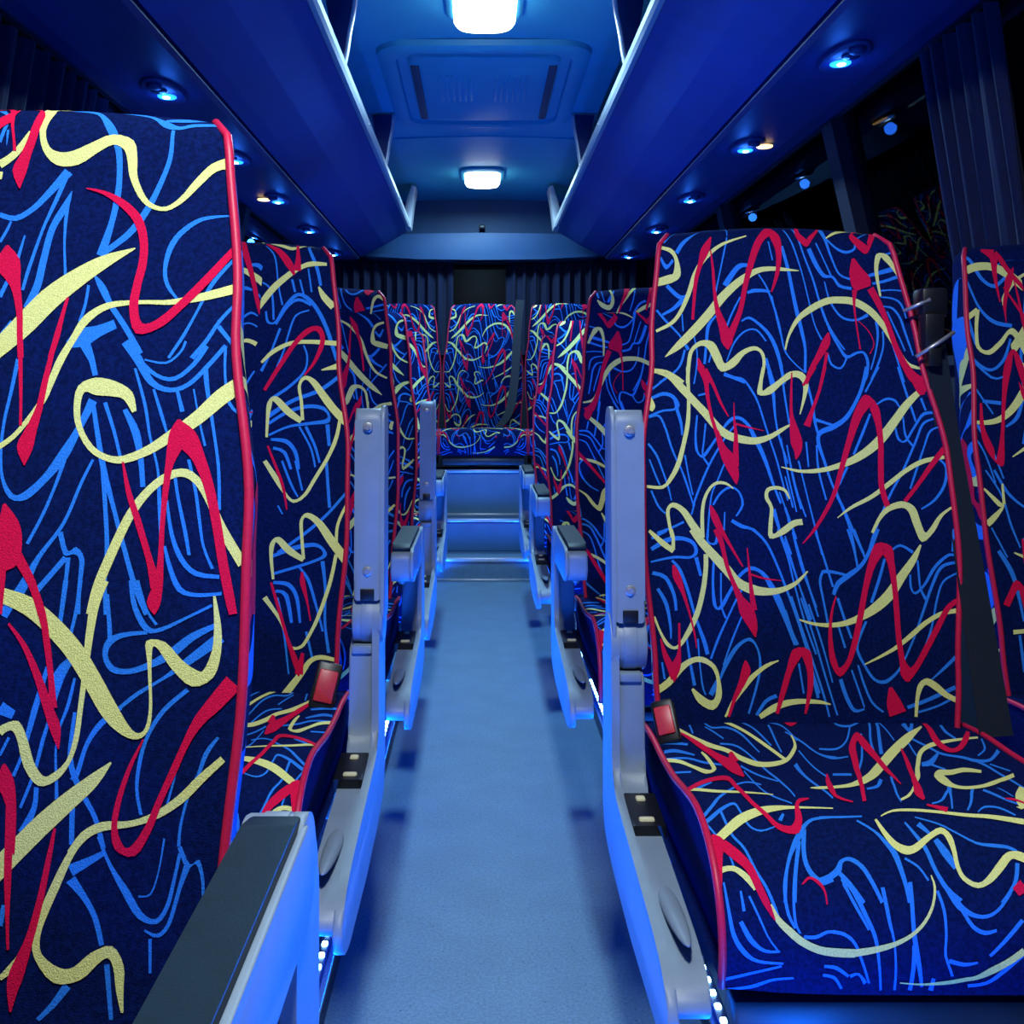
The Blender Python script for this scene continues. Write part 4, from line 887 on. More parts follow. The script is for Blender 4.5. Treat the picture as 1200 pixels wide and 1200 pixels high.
def ellipse_disc(name, rx, ry, h, m, n=28, dome=0):
    bm = bmesh.new(); rings = []
    levels = [(1.0, 0), (1.0, -h * .5), (.93, -h)] + ([(.7, -h - dome * .6), (.35, -h - dome)] if dome else [])
    for s, z in levels: rings.append([bm.verts.new((rx * s * math.cos(2 * math.pi * k / n), ry * s * math.sin(2 * math.pi * k / n), z)) for k in range(n)])
    for a, b in zip(rings, rings[1:]):
        for k in range(n): bm.faces.new((a[k], a[(k + 1) % n], b[(k + 1) % n], b[k]))
    bm.faces.new(rings[0][::-1]); bm.faces.new(rings[-1])
    return bm_mesh(name, bm, m, True, 50)
ME = {}
ME['rl_housing'] = ellipse_disc('housing', .052, .115, .010, M['housing'])
ME['rl_bezel'] = ellipse_disc('bezel', .028, .028, .006, M['housing'])
ME['rl_blue'] = ellipse_disc('lens', .025, .028, .003, M['lens_blue'], dome=.002)
ME['rl_core'] = ellipse_disc('lens_core', .010, .012, .002, M['lens_core'], dome=.001)
ME['rl_warm'] = ellipse_disc('lens', .026, .028, .004, M['lens_warm'], dome=.002)
ME['rl_off'] = ellipse_disc('lens', .022, .022, .005, M['lens_off'], dome=.004)
ME['rl_vent'] = ellipse_disc('air_nozzle', .020, .020, .012, M['housing'], n=18, dome=.004)
def reading_light(sg, y, warm, label):
    t = thing('reading_light', label, 'light', (CX + sg * .868, y, 1.719), 'reading lights under the racks')
    link_mesh('housing', ME['rl_housing'], t)
    a = link_mesh('lens', ME['rl_blue'], t, (0, .03, -.010)); link_mesh('lens_core', ME['rl_core'], a, (0, -.006, -.0045))
    link_mesh('lens', ME['rl_warm'] if warm else ME['rl_off'], t, (sg * .004 + (.044 if sg > 0 else -.044) * warm, -.03, -.010))
    link_mesh('air_nozzle', ME['rl_vent'], t, (0, -.083, -.009))
    ld = bpy.data.lights.new('reading_glow', 'POINT'); ld.energy = .35; ld.color = (.02, .16, 1); ld.shadow_soft_size = .02
    lo = bpy.data.objects.new('reading_glow', ld); C.objects.link(lo); lo.parent = t; lo.location = (0, .03, -.045)
for i, (y, wm) in enumerate([(2.76, 0), (3.55, 0), (4.30, 1), (5.1, 0), (5.95, 0)]):
    reading_light(-1, y, wm, ['blue reading light nearest the camera under the left rack', 'second blue reading light under the left rack, counted from the camera',
        'reading light under the left rack with a warm lens lit beside the blue one', 'fourth blue reading light under the left rack, just before the rearmost', 'rearmost blue reading light under the left rack'][i])
for i, (y, wm) in enumerate([(2.48, 0), (3.38, 1), (4.28, 0), (5.1, 0), (6.05, 0)]):
    reading_light(1, y, wm, ['large blue reading light nearest the camera under the right rack', 'reading light under the right rack with a warm lens lit beside the blue one',
        'blue reading light under the right rack, next behind the warm one', 'fourth blue reading light under the right rack, just before the rearmost', 'rearmost blue reading light under the right rack'][i])

# ---------------------------------------------------------------- ceiling lamps and roof hatch
def rounded_rect(w, l, r, n=6):
    out = []
    for cx, cy, a0 in ((w - r, l - r, 0), (-w + r, l - r, 90), (-w + r, -l + r, 180), (w - r, -l + r, 270)):
        for k in range(n + 1):
            a = math.radians(a0 + 90 * k / n); out.append((cx + r * math.cos(a), cy + r * math.sin(a)))
    return out
def stack_mesh(name, levels, m, angle=45):
    """levels: (half width, half length, corner radius, z) -> closed lofted body"""
    bm = bmesh.new(); rings = []
    for w, l, r, z in levels: rings.append([bm.verts.new((x, y, z)) for x, y in rounded_rect(w, l, r)])
    n = len(rings[0])
    for a, b in zip(rings, rings[1:]):
        for k in range(n): bm.faces.new((a[k], a[(k + 1) % n], b[(k + 1) % n], b[k]))
    bm.faces.new(rings[0][::-1]); bm.faces.new(rings[-1])
    return bm_mesh(name, bm, m, True, angle)
me_rim = stack_mesh('lamp_rim', [(.125, .165, .07, .0), (.125, .165, .07, -.012), (.112, .150, .065, -.022), (.10, .14, .06, -.022)], M['hatch'])
me_dome = stack_mesh('lamp_dome', [(.103, .143, .062, -.018), (.101, .141, .062, -.045), (.090, .130, .06, -.062), (.06, .10, .05, -.070)], M['dome'], 70)
for y, lab in ((0.3, 'oblong ceiling lamp overhead above the nearest seats'), (3.3, 'large glowing ceiling lamp at the top of the picture, before the roof hatch'), (5.9, 'small glowing ceiling lamp near the rear, behind the roof hatch')):
    t = thing('ceiling_lamp', lab, 'lamp', (CX, y, ZC - .002), 'ceiling lamps')
    link_mesh('lamp_rim', me_rim, t); link_mesh('lamp_dome', me_dome, t)
    ld = bpy.data.lights.new('lamp_light', 'AREA'); ld.shape = 'RECTANGLE'; ld.size = .18; ld.size_y = .26
    ld.energy = LAMP_W[y]; ld.color = LAMP_COL_FRONT if y < 1 else LAMP_COL
    lo = bpy.data.objects.new('lamp_light', ld); C.objects.link(lo); lo.parent = t; lo.location = (0, 0, -.076)
t = thing('roof_hatch', 'square roof hatch panel set in the ceiling between the two lamps', 'hatch', (CX, 4.22, ZC - .004))
link_mesh('hatch_frame', stack_mesh('hatch_frame', [(.40, .56, .12, .0), (.395, .555, .12, -.02), (.365, .53, .11, -.035), (.33, .49, .09, -.030), (.325, .485, .09, -.012)], M['hatch']), t)
link_mesh('hatch_panel', stack_mesh('hatch_panel', [(.29, .44, .06, -.010), (.285, .435, .06, -.024), (.27, .42, .05, -.030)], M['hatch']), t)
for sx in (-1, 1):
    link_mesh('handle_slot', box_mesh('handle_slot', (sx * .262 - .016, -.36, -.041), (sx * .262 + .016, .36, -.026), M['hatch_dark'], .005), t)
    bm = bmesh.new()
    for k in range(6): bm_box(bm, (sx * .11 - .065 + k * .024, -.24, -.036), (sx * .11 - .055 + k * .024, .10, -.028), .002)
    o = link_mesh('vent_ribs', bm_mesh('vent_ribs', bm, M['hatch'], True, 40), t)

# ---------------------------------------------------------------- curtains
def curtain(name, lab, pts, z0, z1, folds, amp, thick=.004, group=None):
    """pts: start and end (x, y) at the top and the same at the bottom"""
    (ax, ay), (bx, by), (cx_, cy_), (dx, dy) = pts
    n = folds * 10; nz = 8; vs, fs = [], []
    for layer in (0, 1):
        for j in range(nz + 1):
            v = j / nz
            for i in range(n + 1):
                u = i / n
                x = (ax + (bx - ax) * u) * (1 - v) + (cx_ + (dx - cx_) * u) * v; y = (ay + (by - ay) * u) * (1 - v) + (cy_ + (dy - cy_) * u) * v
                l = math.hypot(bx - ax, by - ay) or 1; nx, ny = -(by - ay) / l, (bx - ax) / l
                d = amp * (math.sin(u * folds * 2 * math.pi) + .35 * math.sin(u * folds * 4.3 * math.pi + v * 1.5)) + thick * layer
                vs.append((x + nx * d, y + ny * d, z1 + (z0 - z1) * v))
    N = (nz + 1) * (n + 1)
    for j in range(nz):
        for i in range(n):
            a = j * (n + 1) + i; q = (a, a + 1, a + n + 2, a + n + 1); fs.append(q); fs.append(tuple(N + k for k in q[::-1]))
    o = link_mesh(name, mesh_from(name, vs, fs, [M['curtain']]))
    return tag(o, lab, 'curtain', group)
curtain('curtain', 'dark blue curtain gathered by the right-hand window behind the window seat', [(1.075, 2.12), (1.075, 2.48), (1.20, 2.16), (1.20, 2.48)], .95, 1.712, 6, .022, group='curtains')
curtain('curtain', 'added dark curtain hiding the reflection in the left-hand window above the nearest seat', [(-1.045, 1.9), (-1.045, 2.85), (-1.17, 1.9), (-1.17, 2.85)], .95, 1.712, 12, .022, group='curtains')  # added to cover the rail's reflection and keep this window corner dark
curtain('curtain', 'dark curtain hanging on the left half of the rear window', [(-1.0, 6.66), (-.17, 6.66), (-1.0, 6.66), (-.17, 6.66)], 1.15, 1.84, 12, .025, group='curtains')
curtain('curtain', 'dark curtain hanging on the right half of the rear window', [(.17, 6.66), (1.02, 6.66), (.17, 6.66), (1.02, 6.66)], 1.15, 1.84, 12, .025, group='curtains')

# ---------------------------------------------------------------- LED strips along the floor
me_led = box_mesh('led', (-.0045, -.005, -.003), (.0045, .005, .003), M['led'], .0015, 1)
for sg, x, lab in ((-1, -.250, 'strip of blue-white LED dots on the floor under the left seats'), (1, .345, 'strip of blue-white LED dots on the floor under the right seats')):
    t = thing('led_strip', lab, 'light strip', (x, -0.6, 0), 'floor light strips')
    link_mesh('channel', box_mesh('channel', (-.009, 0, 0), (.009, 5.50, .016), M['strip'], .003), t)
    link_mesh('led_baffle', box_mesh('led_baffle', (-.0015, 0, 0), (.0015, 5.50, .033), M['strip'], .001), t, (-sg * .0265, 0, 0))  # added lip that blocks the strip's light from the aisle floor
    n = int(5.45 / .0335)
    for k in range(n): link_mesh('led', me_led, t, (-sg * .002, .03 + k * .0335, .018))
    for (y0, y1) in ((.0, 1.8), (1.8, 3.6), (3.6, 5.5)):
        ld = bpy.data.lights.new('strip_light', 'AREA'); ld.shape = 'RECTANGLE'; ld.size = .02; ld.size_y = y1 - y0; ld.energy = LED_W / 3; ld.color = LED_COL
        lo = bpy.data.objects.new('strip_light', ld); C.objects.link(lo); lo.parent = t; lo.location = (-sg * .012, (y0 + y1) / 2, .024)
        lo.rotation_euler = (0, math.radians(180 - sg * 30), 0)
# ---------------------------------------------------------------- seats
def grid_faces(fs, base, na, nb):
    for j in range(nb - 1):
        for i in range(na - 1):
            a = base + j * na + i; fs.append((a, a + 1, a + na + 1, a + na))
def parse(key):
    out = []
    half = 2000.0
    for row in STROKES[key].split('\n'):
        c, *v = row.split(); v = [int(k) for k in v]
        if key.endswith('side'): q = [(v[i] / 100, v[i + 1] / 1000, v[i + 2] / 100, v[i + 3] / 1000) for i in range(0, len(v), 4)]
        else: q = [tuple(k / half for k in v[i:i + 4]) for i in range(0, len(v), 4)]
        out.append((c, q))
    return out
PAT = {k: parse(k) for k in STROKES}
CI = {'b': 1, 'y': 2, 'r': 3}
def put_strokes(vs, fs, ix, strokes, fn, width, lo, hi, flip=1, amin=-9, amax=9, dq=0, lift0=.0004):
    """lay the printed strokes on the surface fn(a, q); width(q) is the half width of the panel"""
    def normal(a, q):
        e = .002
        p = Vector(fn(a, q)); pa = Vector(fn(a + e, q)) - Vector(fn(a - e, q)); pq = Vector(fn(a, q + e)) - Vector(fn(a, q - e))
        n = pa.cross(pq); n.normalize()
        return p, n
    for num, (c, ctl) in enumerate(strokes):
        lift = lift0 + {'b': 0, 'y': .00035, 'r': .0007}[c] + (num % 7) * .00003
        dense = []
        N = len(ctl)
        for i in range(N - 1):
            p = [ctl[max(0, min(N - 1, i + d))] for d in (-1, 0, 1, 2)]
            ln = math.hypot((ctl[i][0] + ctl[i][2] - ctl[i + 1][0] - ctl[i + 1][2]) / 2, (ctl[i][1] + ctl[i][3] - ctl[i + 1][1] - ctl[i + 1][3]) / 2)
            k = max(3, min(9, int(ln / .005)))
            for j in range(k + (i == N - 2)):
                t = j / k
                dense.append([.5 * (2 * p[1][m] + (p[2][m] - p[0][m]) * t + (2 * p[0][m] - 5 * p[1][m] + 4 * p[2][m] - p[3][m]) * t * t + (3 * p[1][m] - p[0][m] - 3 * p[2][m] + p[3][m]) * t ** 3) for m in range(4)])
        prev = None
        for al, ql, ar, qr in dense:
            if flip < 0: al, ar = -al, -ar
            ql += dq; qr += dq
            w = width((ql + qr) / 2); L, R = max(-w if w > 0 else 0, amin), min(abs(w), amax)
            if (al < L and ar < L) or (al > R and ar > R) or (ql < lo and qr < lo) or (ql > hi and qr > hi): prev = None; continue
            al, ar = min(R, max(L, al)), min(R, max(L, ar)); ql, qr = min(hi, max(lo, ql)), min(hi, max(lo, qr))
            row = []
            for t in (0, .34, .66, 1):
                p, n = normal(al + (ar - al) * t, ql + (qr - ql) * t)
                row.append(len(vs)); vs.append(p + n * lift)
            if prev:
                for k in range(3): fs.append((prev[k], prev[k + 1], row[k + 1], row[k])); ix.append(CI[c])
            prev = row
    return
FAB = ('navy', 'blue', 'yellow', 'red')
def orient(vs, fs, ref):
    pass
def make_back(hand, fronts):
    """fronts: list of (pattern key, flip, amin, amax, dq)"""
    vs, fs, ix = [], [], []
    zs = [BACK_Z0 + (BACK_Z1 - ROLL - BACK_Z0) * i / 60 for i in range(60)]
    zs += [BACK_Z1 - ROLL + ROLL * math.sin(math.pi / 2 * i / 10) for i in range(11)]
    zs[-1] = BACK_Z1 - 1e-5
    nf = 29
    b = len(vs)
    for z in zs:
        w = back_profile(z)[2]
        vs += [Vector(back_front(w * (-1 + 2 * i / (nf - 1)), z)) for i in range(nf)]
    grid_faces(fs, b, nf, len(zs))
    for sg in (-1, 1):
        b = len(vs)
        for z in zs: vs += [Vector(back_side(sg, (i / 6) if sg > 0 else 1 - i / 6, z)) for i in range(7)]
        grid_faces(fs, b, 7, len(zs))
    b = len(vs)
    for z in zs:
        yf, yr, w = back_profile(z); w -= .018
        vs += [Vector((w * (1 - 2 * i / 10), yr, z + crown(w * (1 - 2 * i / 10), w, z))) for i in range(11)]
    grid_faces(fs, b, 11, len(zs))
    yf, yr, w = back_profile(BACK_Z0); b = len(vs)
    vs += [Vector((-w, yf, BACK_Z0)), Vector((w, yf, BACK_Z0)), Vector((w - .018, yr, BACK_Z0)), Vector((-w + .018, yr, BACK_Z0))]; fs.append((b + 3, b + 2, b + 1, b))
    ix += [0] * len(fs)
    for key, flip, amin, amax, dq in fronts:
        put_strokes(vs, fs, ix, PAT[key], back_front, lambda q: back_profile(min(q, BACK_Z1 - .003))[2], BACK_Z0, BACK_Z1 - .002, flip, amin, amax, dq)
    for sg in (-1, 1):
        st = PAT['L1 side']
        n0 = len(fs)
        fn = (lambda a, q: back_side(1, a, q)) if sg > 0 else (lambda a, q: back_side(-1, 1 - a, q))
        st2 = st if sg > 0 else [(c, [(1 - a, q, 1 - a2, q2) for a, q, a2, q2 in L]) for c, L in st]
        put_strokes(vs, fs, ix, st2, lambda a, q: fn(a, q), lambda q: 1.0, .40, 1.12, 1, .01, .99)
        low = [(c, [(a, q - .42, a2, q2 - .42) for a, q, a2, q2 in L]) for c, L in st2]
        put_strokes(vs, fs, ix, low, lambda a, q: fn(a, q), lambda q: 1.0, .40, .62, 1, .01, .99)
    return mesh_from('backrest', [tuple(v) for v in vs], fs, [M[k] for k in FAB], ix)
def make_cushion(pats):
    vs, fs, ix = [], [], []
    n = 100; nx = 27
    ss = [CUSH_LEN * i / n for i in range(n + 1)]
    b = 0
    for s in ss[::-1]: vs += [Vector(cush_top(CUSH_W * (-1 + 2 * i / (nx - 1)), s)) for i in range(nx)]
    grid_faces(fs, b, nx, n + 1)
    for sg in (-1, 1):                                    # side cheeks
        b = len(vs)
        for s in ss:
            p = Vector(cush_top(sg * CUSH_W, s)); q = Vector((sg * (CUSH_W - .012), min(.03, max(-.43, p.y * .96)), .322))
            for t in (0, .4, 1):
                m = p.lerp(q, t)
                if 0 < t < 1: m.x += sg * .006
                vs.append(m)
        for j in range(n):
            for i in range(2):
                a = b + j * 3 + i; f = (a, a + 1, a + 4, a + 3); fs.append(f if sg < 0 else f[::-1])
    b = len(vs)
    vs += [Vector((sx * CUSH_W, y, z)) for y, z in ((-.45, .32), (.035, .32)) for sx in (-1, 1)]; fs.append((b, b + 2, b + 3, b + 1))
    vs += [Vector((sx * CUSH_W, .035, z)) for z in (.32, .425) for sx in (-1, 1)]; fs.append((b + 4, b + 6, b + 7, b + 5))
    ix += [0] * len(fs)
    for key, flip, amin, amax, smin in pats:
        # arc grows forwards: hand the surface over with the arc reversed so that the normals point up
        st = [(c, [(a, -q, a2, -q2) for a, q, a2, q2 in L]) for c, L in PAT[key]]
        put_strokes(vs, fs, ix, st, lambda a, q: cush_top(a, -q), lambda q: CUSH_W, -CUSH_LEN, -max(.005, smin), flip, amin, amax)
    return mesh_from('cushion', [tuple(v) for v in vs], fs, [M[k] for k in FAB], ix)
def back_edge(sg):
    pts = []
    for i in range(41):
        z = .40 + (BACK_Z1 - .003 - .40) * i / 40
        w = back_profile(z)[2]; p = Vector(back_front(sg * w, z)); pts.append(p + Vector((sg * .001, -.002, 0)))
    return pts
ME['piping_back'] = {s: tube_mesh('piping', back_edge(s), .0042, M['piping'], 8) for s in (-1, 1)}
ME['piping_cush'] = {s: tube_mesh('piping', [Vector(cush_top(s * CUSH_W, CUSH_LEN * i / 40)) + Vector((s * .001, 0, .001)) for i in range(41)], .0042, M['piping'], 8) for s in (-1, 1)}
# side shield on the aisle side (built for a seat whose aisle lies at -x; mirrored for the other hand)
SH_OUT = [(.015, .30), (.015, .54)] + [(-.04 + .040 * math.cos(math.radians(a)), .56 + .040 * math.sin(math.radians(a))) for a in (10, 35, 60, 90, 120, 145, 170, 190, 205)] + [(-.082, .50), (-.082, .415), (-.095, .388), (-.125, .375), (-.40, .352), (-.455, .342), (-.488, .322), (-.492, .300), (-.475, .280), (-.43, .268), (-.25, .262), (-.10, .268), (-.02, .280)]
SH_IN = [(.015, .31), (.015, .53), (-.02, .53), (-.072, .52), (-.072, .405), (-.088, .378), (-.12, .366), (-.40, .343), (-.448, .333), (-.474, .316), (-.474, .302), (-.43, .282), (-.2, .275), (0, .295)]
def mx(me, sg, name):
    """mirror a mesh across x for the seats on the other side of the aisle"""
    if sg < 0: return me
    m2 = me.copy(); m2.name = name
    m2.transform(Matrix.Scale(-1, 4, (1, 0, 0))); m2.flip_normals(); return m2
def round_poly(poly, r, n=3):
    out = []
    for i, p in enumerate(poly):
        a, b = Vector(poly[i - 1]), Vector(poly[(i + 1) % len(poly)]); p = Vector(p)
        da, db = (a - p), (b - p); ra, rb = min(r, da.length * .45), min(r, db.length * .45)
        s, e = p + da.normalized() * ra, p + db.normalized() * rb
        for k in range(n + 1):
            t = k / n; out.append(tuple((s * (1 - t) + p * t) * (1 - t) + (p * (1 - t) + e * t) * t))
    return out
XA0, XA1 = -.289, -.243                                   # aisle face and inner face of the shield
base = {}
base['shield'] = prism_mesh('side_shield', round_poly(SH_OUT, .02), XA0, XA0 + .011, M['grey'], .003)
bm = bmesh.new(); bm_prism(bm, round_poly(SH_IN, .015), XA0 + .009, XA1, .004)
base['cover'] = bm_mesh('shield_cover', bm, M['grey'], True, 35)
bm = bmesh.new()                                           # boat-shaped boss near the front of the cover
for k in range(3):
    pass
r = bmesh.ops.create_uvsphere(bm, u_segments=20, v_segments=10, radius=1)
for v in r['verts']: v.co = Vector((XA0 + .029 + v.co.x * .011, -.345 + v.co.y * .10, .348 + v.co.z * .006 - v.co.y * .008))
base['boss'] = bm_mesh('shield_boss', bm, M['grey'], True)
base['panel'] = prism_mesh('recline_panel', [(-.115, .362), (-.115, .379), (-.20, .372), (-.20, .355)], XA0 + .011, XA1 + .006, M['black'], .002)
base['button1'] = box_mesh('recline_button', (XA0 + .024, -.137, .374), (XA0 + .037, -.125, .381), M['button'], .003)
base['button2'] = box_mesh('recline_button', (XA0 + .020, -.190, .370), (XA0 + .040, -.180, .3765), M['button'], .003)
# armrest about its pivot: raised along +z, underside towards -y
def arc(cy, cz, r, a0, a1, n): return [(cy + r * math.cos(math.radians(a0 + (a1 - a0) * k / n)), cz + r * math.sin(math.radians(a0 + (a1 - a0) * k / n))) for k in range(n + 1)]
AH = .0200
arm_poly = [(-.036, .030), (-.034, .06), (-.031, .285)] + arc(-.012, .298, .019, 180, 90, 5) + arc(.012, .301, .016, 90, 0, 4) + [(.030, .05), (.036, .030)]
base['arm'] = prism_mesh('armrest', arm_poly, -AH, AH, M['grey'], .005)
bm = bmesh.new(); bm_cyl(bm, (0, 0, 0), .038, AH * 2 + .006, 'x', 36, .003)
base['hub'] = bm_mesh('hinge_hub', bm, M['grey'], True, 40)
bm = bmesh.new(); bm_cyl(bm, (0, 0, 0), .0392, .019, 'x', 36, .001); base['slot_tongue'] = bm_mesh('hinge_tongue', bm, M['grey'], True, 40)
base['slot'] = box_mesh('hinge_slot', (-.0105, -.0366, .030), (.0105, -.02, .047), M['black'], .001)
base['collar'] = box_mesh('hinge_collar', (-.2775, -.076, .512), (-.2475, -.02, .524), M['grey'], .002)
bm = bmesh.new(); bm_cyl(bm, (0, 0, 0), .0075, .004, 'y', 20, .001); bm_cyl(bm, (0, -.003, 0), .0045, .004, 'y', 6); base['bolt'] = bm_mesh('bolt', bm, M['bolt'], True, 35)
base['skin'] = prism_mesh('arm_skin', round_poly([(-.038, .0), (-.036, .06), (-.0335, .30), (-.02, .322), (.022, .322), (.034, .30), (.036, .0)], .012), -AH - .005, -AH + .001, M['grey'], .002)
base['pad'] = prism_mesh('arm_pad', round_poly([(.024, .0), (.026, .300), (.036, .307), (.043, .285), (.044, .03), (.040, .0)], .006), -AH + .002, AH - .001, M['pad'], .003)
# frame and legs
bm = bmesh.new(); bm_box(bm, (-.215, -.42, .285), (.215, .03, .318), .008); bm_box(bm, (-.215, -.44, .265), (.215, -.40, .30), .006); bm_box(bm, (-.215, -.03, .245), (.215, .03, .29), .006)
base['frame'] = bm_mesh('seat_frame', bm, M['frame'], True, 40)
base['leg'] = prism_mesh('leg', round_poly([(-.36, .0), (-.36, .018), (-.26, .03), (-.215, .28), (-.09, .28), (-.05, .03), (.03, .018), (.03, .0)], .015), -.02, .02, M['frame'], .003)
base['leg_track'] = box_mesh('floor_track', (-.024, -.40, 0), (.024, .06, .008), M['nosing'], .002)
base['buckle'] = box_mesh('belt_buckle', (-.019, -.012, -.035), (.019, .012, .038), M['black'], .005)
base['buckle_button'] = box_mesh('buckle_button', (-.0145, -.0165, -.022), (.0145, -.008, .026), M['buckle_red'], .003)
HANDED = {(k, s): mx(v, s, v.name) for k, v in base.items() for s in (-1, 1)}
BACKS, CUSHES = {}, {}
R1p = [('R1 front', 1, -9, 9, 0)]
PSET = {'R1': R1p, 'L1': [('R1 front', 1, -9, -.012, 0), ('L1 front', 1, -.06, 9, 0)],
        'L2': [('R1 front', -1, -9, .068, .02), ('L2 front', 1, .068, 9, 0)],
        'RW': [('RW front', 1, -9, -.09, 0), ('R1 front', 1, -.132, 9, -.03)],
        'FL': [('R1 front', -1, -9, 9, 0)], 'UP': [('R1 front', 1, -9, 9, .07), ('R1 front', -1, -9, 9, -.655)], 'DN': [('R1 front', -1, -9, 9, -.06), ('R1 front', 1, -9, 9, .655)]}
def seat(x, y, z, aisle, pset, arm, label, group, buckle=None, belt=False, arm_dx=0, cush_dz=0):
    """aisle: -1 aisle on the -x side, +1 on the +x side, 0 no armrest and shield; arm: 'up', 'down' or None"""
    t = thing('coach_seat', label, 'seat', (x, y, z), group)
    if pset not in BACKS: BACKS[pset] = make_back(1, PSET[pset])
    fl = -1 if (aisle > 0) else 1
    if fl not in CUSHES: CUSHES[fl] = make_cushion([('R1 cush', -fl, -9 if fl < 0 else .105, -.105 if fl < 0 else 9, .33), ('R1 cush', fl, -9, 9, 0)])
    b = link_mesh('backrest', BACKS[pset], t); c = link_mesh('cushion', CUSHES[fl], t, (0, 0, cush_dz))
    for s in (-1, 1): link_mesh('piping', ME['piping_back'][s], b); link_mesh('piping', ME['piping_cush'][s], c)
    link_mesh('seat_frame', base['frame'], t)
    for lx in (-.06, .16):
        lg = link_mesh('leg', base['leg'], t, (lx * (aisle or -1) * -1, 0, 0)); link_mesh('floor_track', base['leg_track'], lg)
    if aisle:
        H = lambda k: HANDED[(k, aisle)]
        s = link_mesh('side_shield', H('shield'), t)
        for k in ('cover', 'collar', 'boss', 'panel', 'button1', 'button2'): link_mesh(H(k).name.split('.')[0], H(k), s)
        ax = aisle * .2625
        a = link_mesh('armrest', base['arm'], t, (ax + arm_dx, -.04, .560))
        for k in ('hub', 'slot_tongue', 'slot', 'pad'): link_mesh(base[k].name.split('.')[0], base[k], a)
        link_mesh('arm_skin', H('skin'), a)
        for bz in (.073, .288): link_mesh('bolt', base['bolt'], a, (0, -.0335, bz))
        if arm == 'down': a.rotation_euler = (math.radians(90), 0, 0)
        else: a.rotation_euler = (math.radians(-2), 0, 0)
    if buckle:
        bx, by, bz, rx, ry, rz, sc = buckle
        bk = link_mesh('belt_buckle', base['buckle'], t, (bx, by, bz)); bk.rotation_euler = (rx, ry, rz); bk.scale = (sc,) * 3
        link_mesh('buckle_button', base['buckle_button'], bk)['label'] = 'red push button of the belt buckle'
    if belt:
        path = smooth_path([(.228, .120, 1.04), (.2265, .105, .98), (.232, .075, .84), (.241, .035, .68), (.246, .0, .55), (.250, -.035, .425)], 5)
        vs, fs = [], []
        for i, p in enumerate(path):
            tw = .016 + .010 * i / len(path)
            for dx, dy in ((-tw, -.004), (tw, .006), (tw, .008), (-tw, -.002)): vs.append((p.x + dx, p.y + dy, p.z))
        for i in range(len(path) - 1):
            for k in range(4): fs.append((i * 4 + k, i * 4 + (k + 1) % 4, i * 4 + 4 + (k + 1) % 4, i * 4 + 4 + k))
        sb = link_mesh('seat_belt', mesh_from('seat_belt', vs, fs, [M['belt']], smooth=False), t)
        bm = bmesh.new(); bm_box(bm, (.203, .095, 1.015), (.243, .135, 1.06), .006); bm_box(bm, (.203, .085, .965), (.233, .115, 1.02), .004); bm_box(bm, (.206, .08, .94), (.226, .10, .968), .003)
        link_mesh('belt_guide', bm_mesh('belt_guide', bm, M['black'], True, 40), sb)
        link_mesh('guide_bar', tube_mesh('guide_bar', [(.19, .088, .955), (.22, .082, .975), (.248, .09, .992)], .003, M['bolt']), sb)
        link_mesh('guide_bar', tube_mesh('guide_bar', [(.18, .11, 1.025), (.215, .095, 1.042)], .003, M['bolt']), sb)
    return t
XL, XR = -.417, .4655
GL, GR, GB = 'aisle seats on the left', 'aisle seats on the right', 'rear bench seats'
seat(-.412, .77, 0, 1, 'L1', 'down', 'huge nearest patterned seat on the left, armrest folded down, filling the foreground', GL, arm_dx=.004, cush_dz=-.04)
seat(-.438, 1.60, 0, 1, 'L2', 'up', 'left patterned seat with raised grey armrest, just behind the nearest left seat', GL, arm_dx=.008, buckle=(.205, -.055, .455, -.35, .25, .1, 1.0))
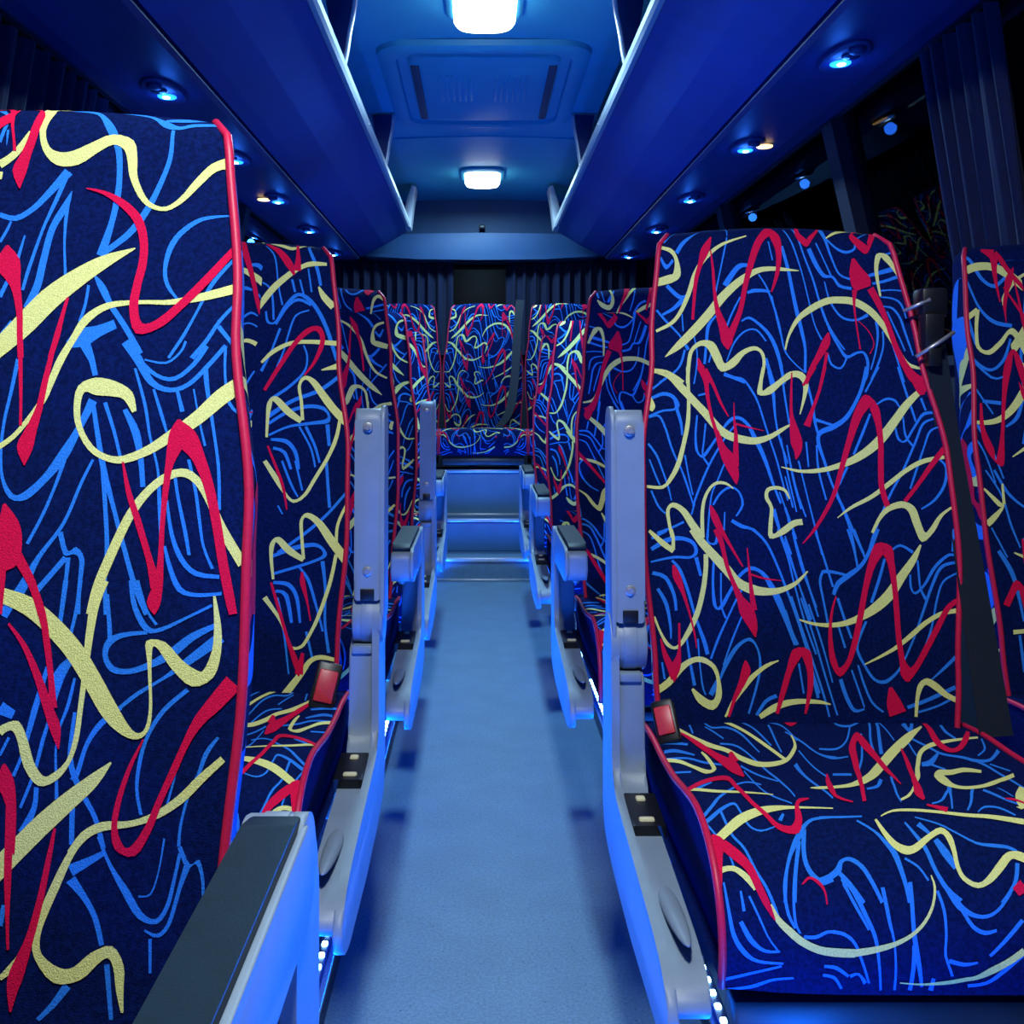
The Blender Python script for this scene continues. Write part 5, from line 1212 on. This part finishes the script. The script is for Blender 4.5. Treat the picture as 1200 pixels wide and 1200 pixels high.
seat(XL, 2.36, 0, 1, 'DN', 'down', 'third patterned seat on the left, armrest folded down, behind the first raised armrest', GL)
seat(XL, 3.05, 0, 1, 'FL', 'up', 'left patterned seat with the small far raised armrest, fourth from the camera', GL)
seat(XL, 4.05, 0, 1, 'UP', 'down', 'rearmost patterned left aisle seat, beside the step', GL)
seat(XR, 1.45, 0, -1, 'R1', 'up', 'large patterned seat on the right with raised grey armrest and red buckle', GR, buckle=(-.212, -.06, .452, -.55, -.3, -.25, .8), belt=True)
seat(XR - .01, 2.37, 0, -1, 'DN', 'down', 'second patterned aisle seat on the right, armrest folded down, behind the big raised armrest', GR)
seat(XR - .01, 3.43, 0, -1, 'UP', 'down', 'third patterned aisle seat on the right, armrest folded down', GR)
seat(XR - .01, 4.32, 0, -1, 'FL', 'down', 'rearmost patterned right aisle seat, beside the step', GR)
seat(1.035, 1.625, 0, 0, 'RW', None, 'patterned window seat at the right edge, beyond the belt strap', None).rotation_euler.z = math.radians(6)
seat(CX + .003, 5.78, .26, 0, 'R1', None, 'middle seat of the rear bench, above the steps', GB, belt=False)
seat(CX - .464, 5.78, .26, 0, 'FL', None, 'rear bench seat left of the middle one', GB)
seat(CX + .470, 5.78, .26, 0, 'UP', None, 'rear bench seat right of the middle one', GB)
# lap-and-shoulder belt lying over the middle rear seat
vs, fs = [], []
for i, p in enumerate(smooth_path([(.235, 5.93, 1.44), (.215, 5.88, 1.25), (.20, 5.80, 1.0), (.165, 5.73, .80), (.10, 5.70, .705)], 5)):
    for dx, dy in ((-.024, 0), (.024, 0), (.024, .004), (-.024, .004)): vs.append((p.x + dx, p.y + dy - .012, p.z))
n = len(vs) // 4
for i in range(n - 1):
    for k in range(4): fs.append((i * 4 + k, i * 4 + (k + 1) % 4, i * 4 + 4 + (k + 1) % 4, i * 4 + 4 + k))
tag(link_mesh('shoulder_belt', mesh_from('shoulder_belt', vs, fs, [M['belt']], smooth=False)), 'dark shoulder belt hanging beside the middle rear seat', 'seat belt')
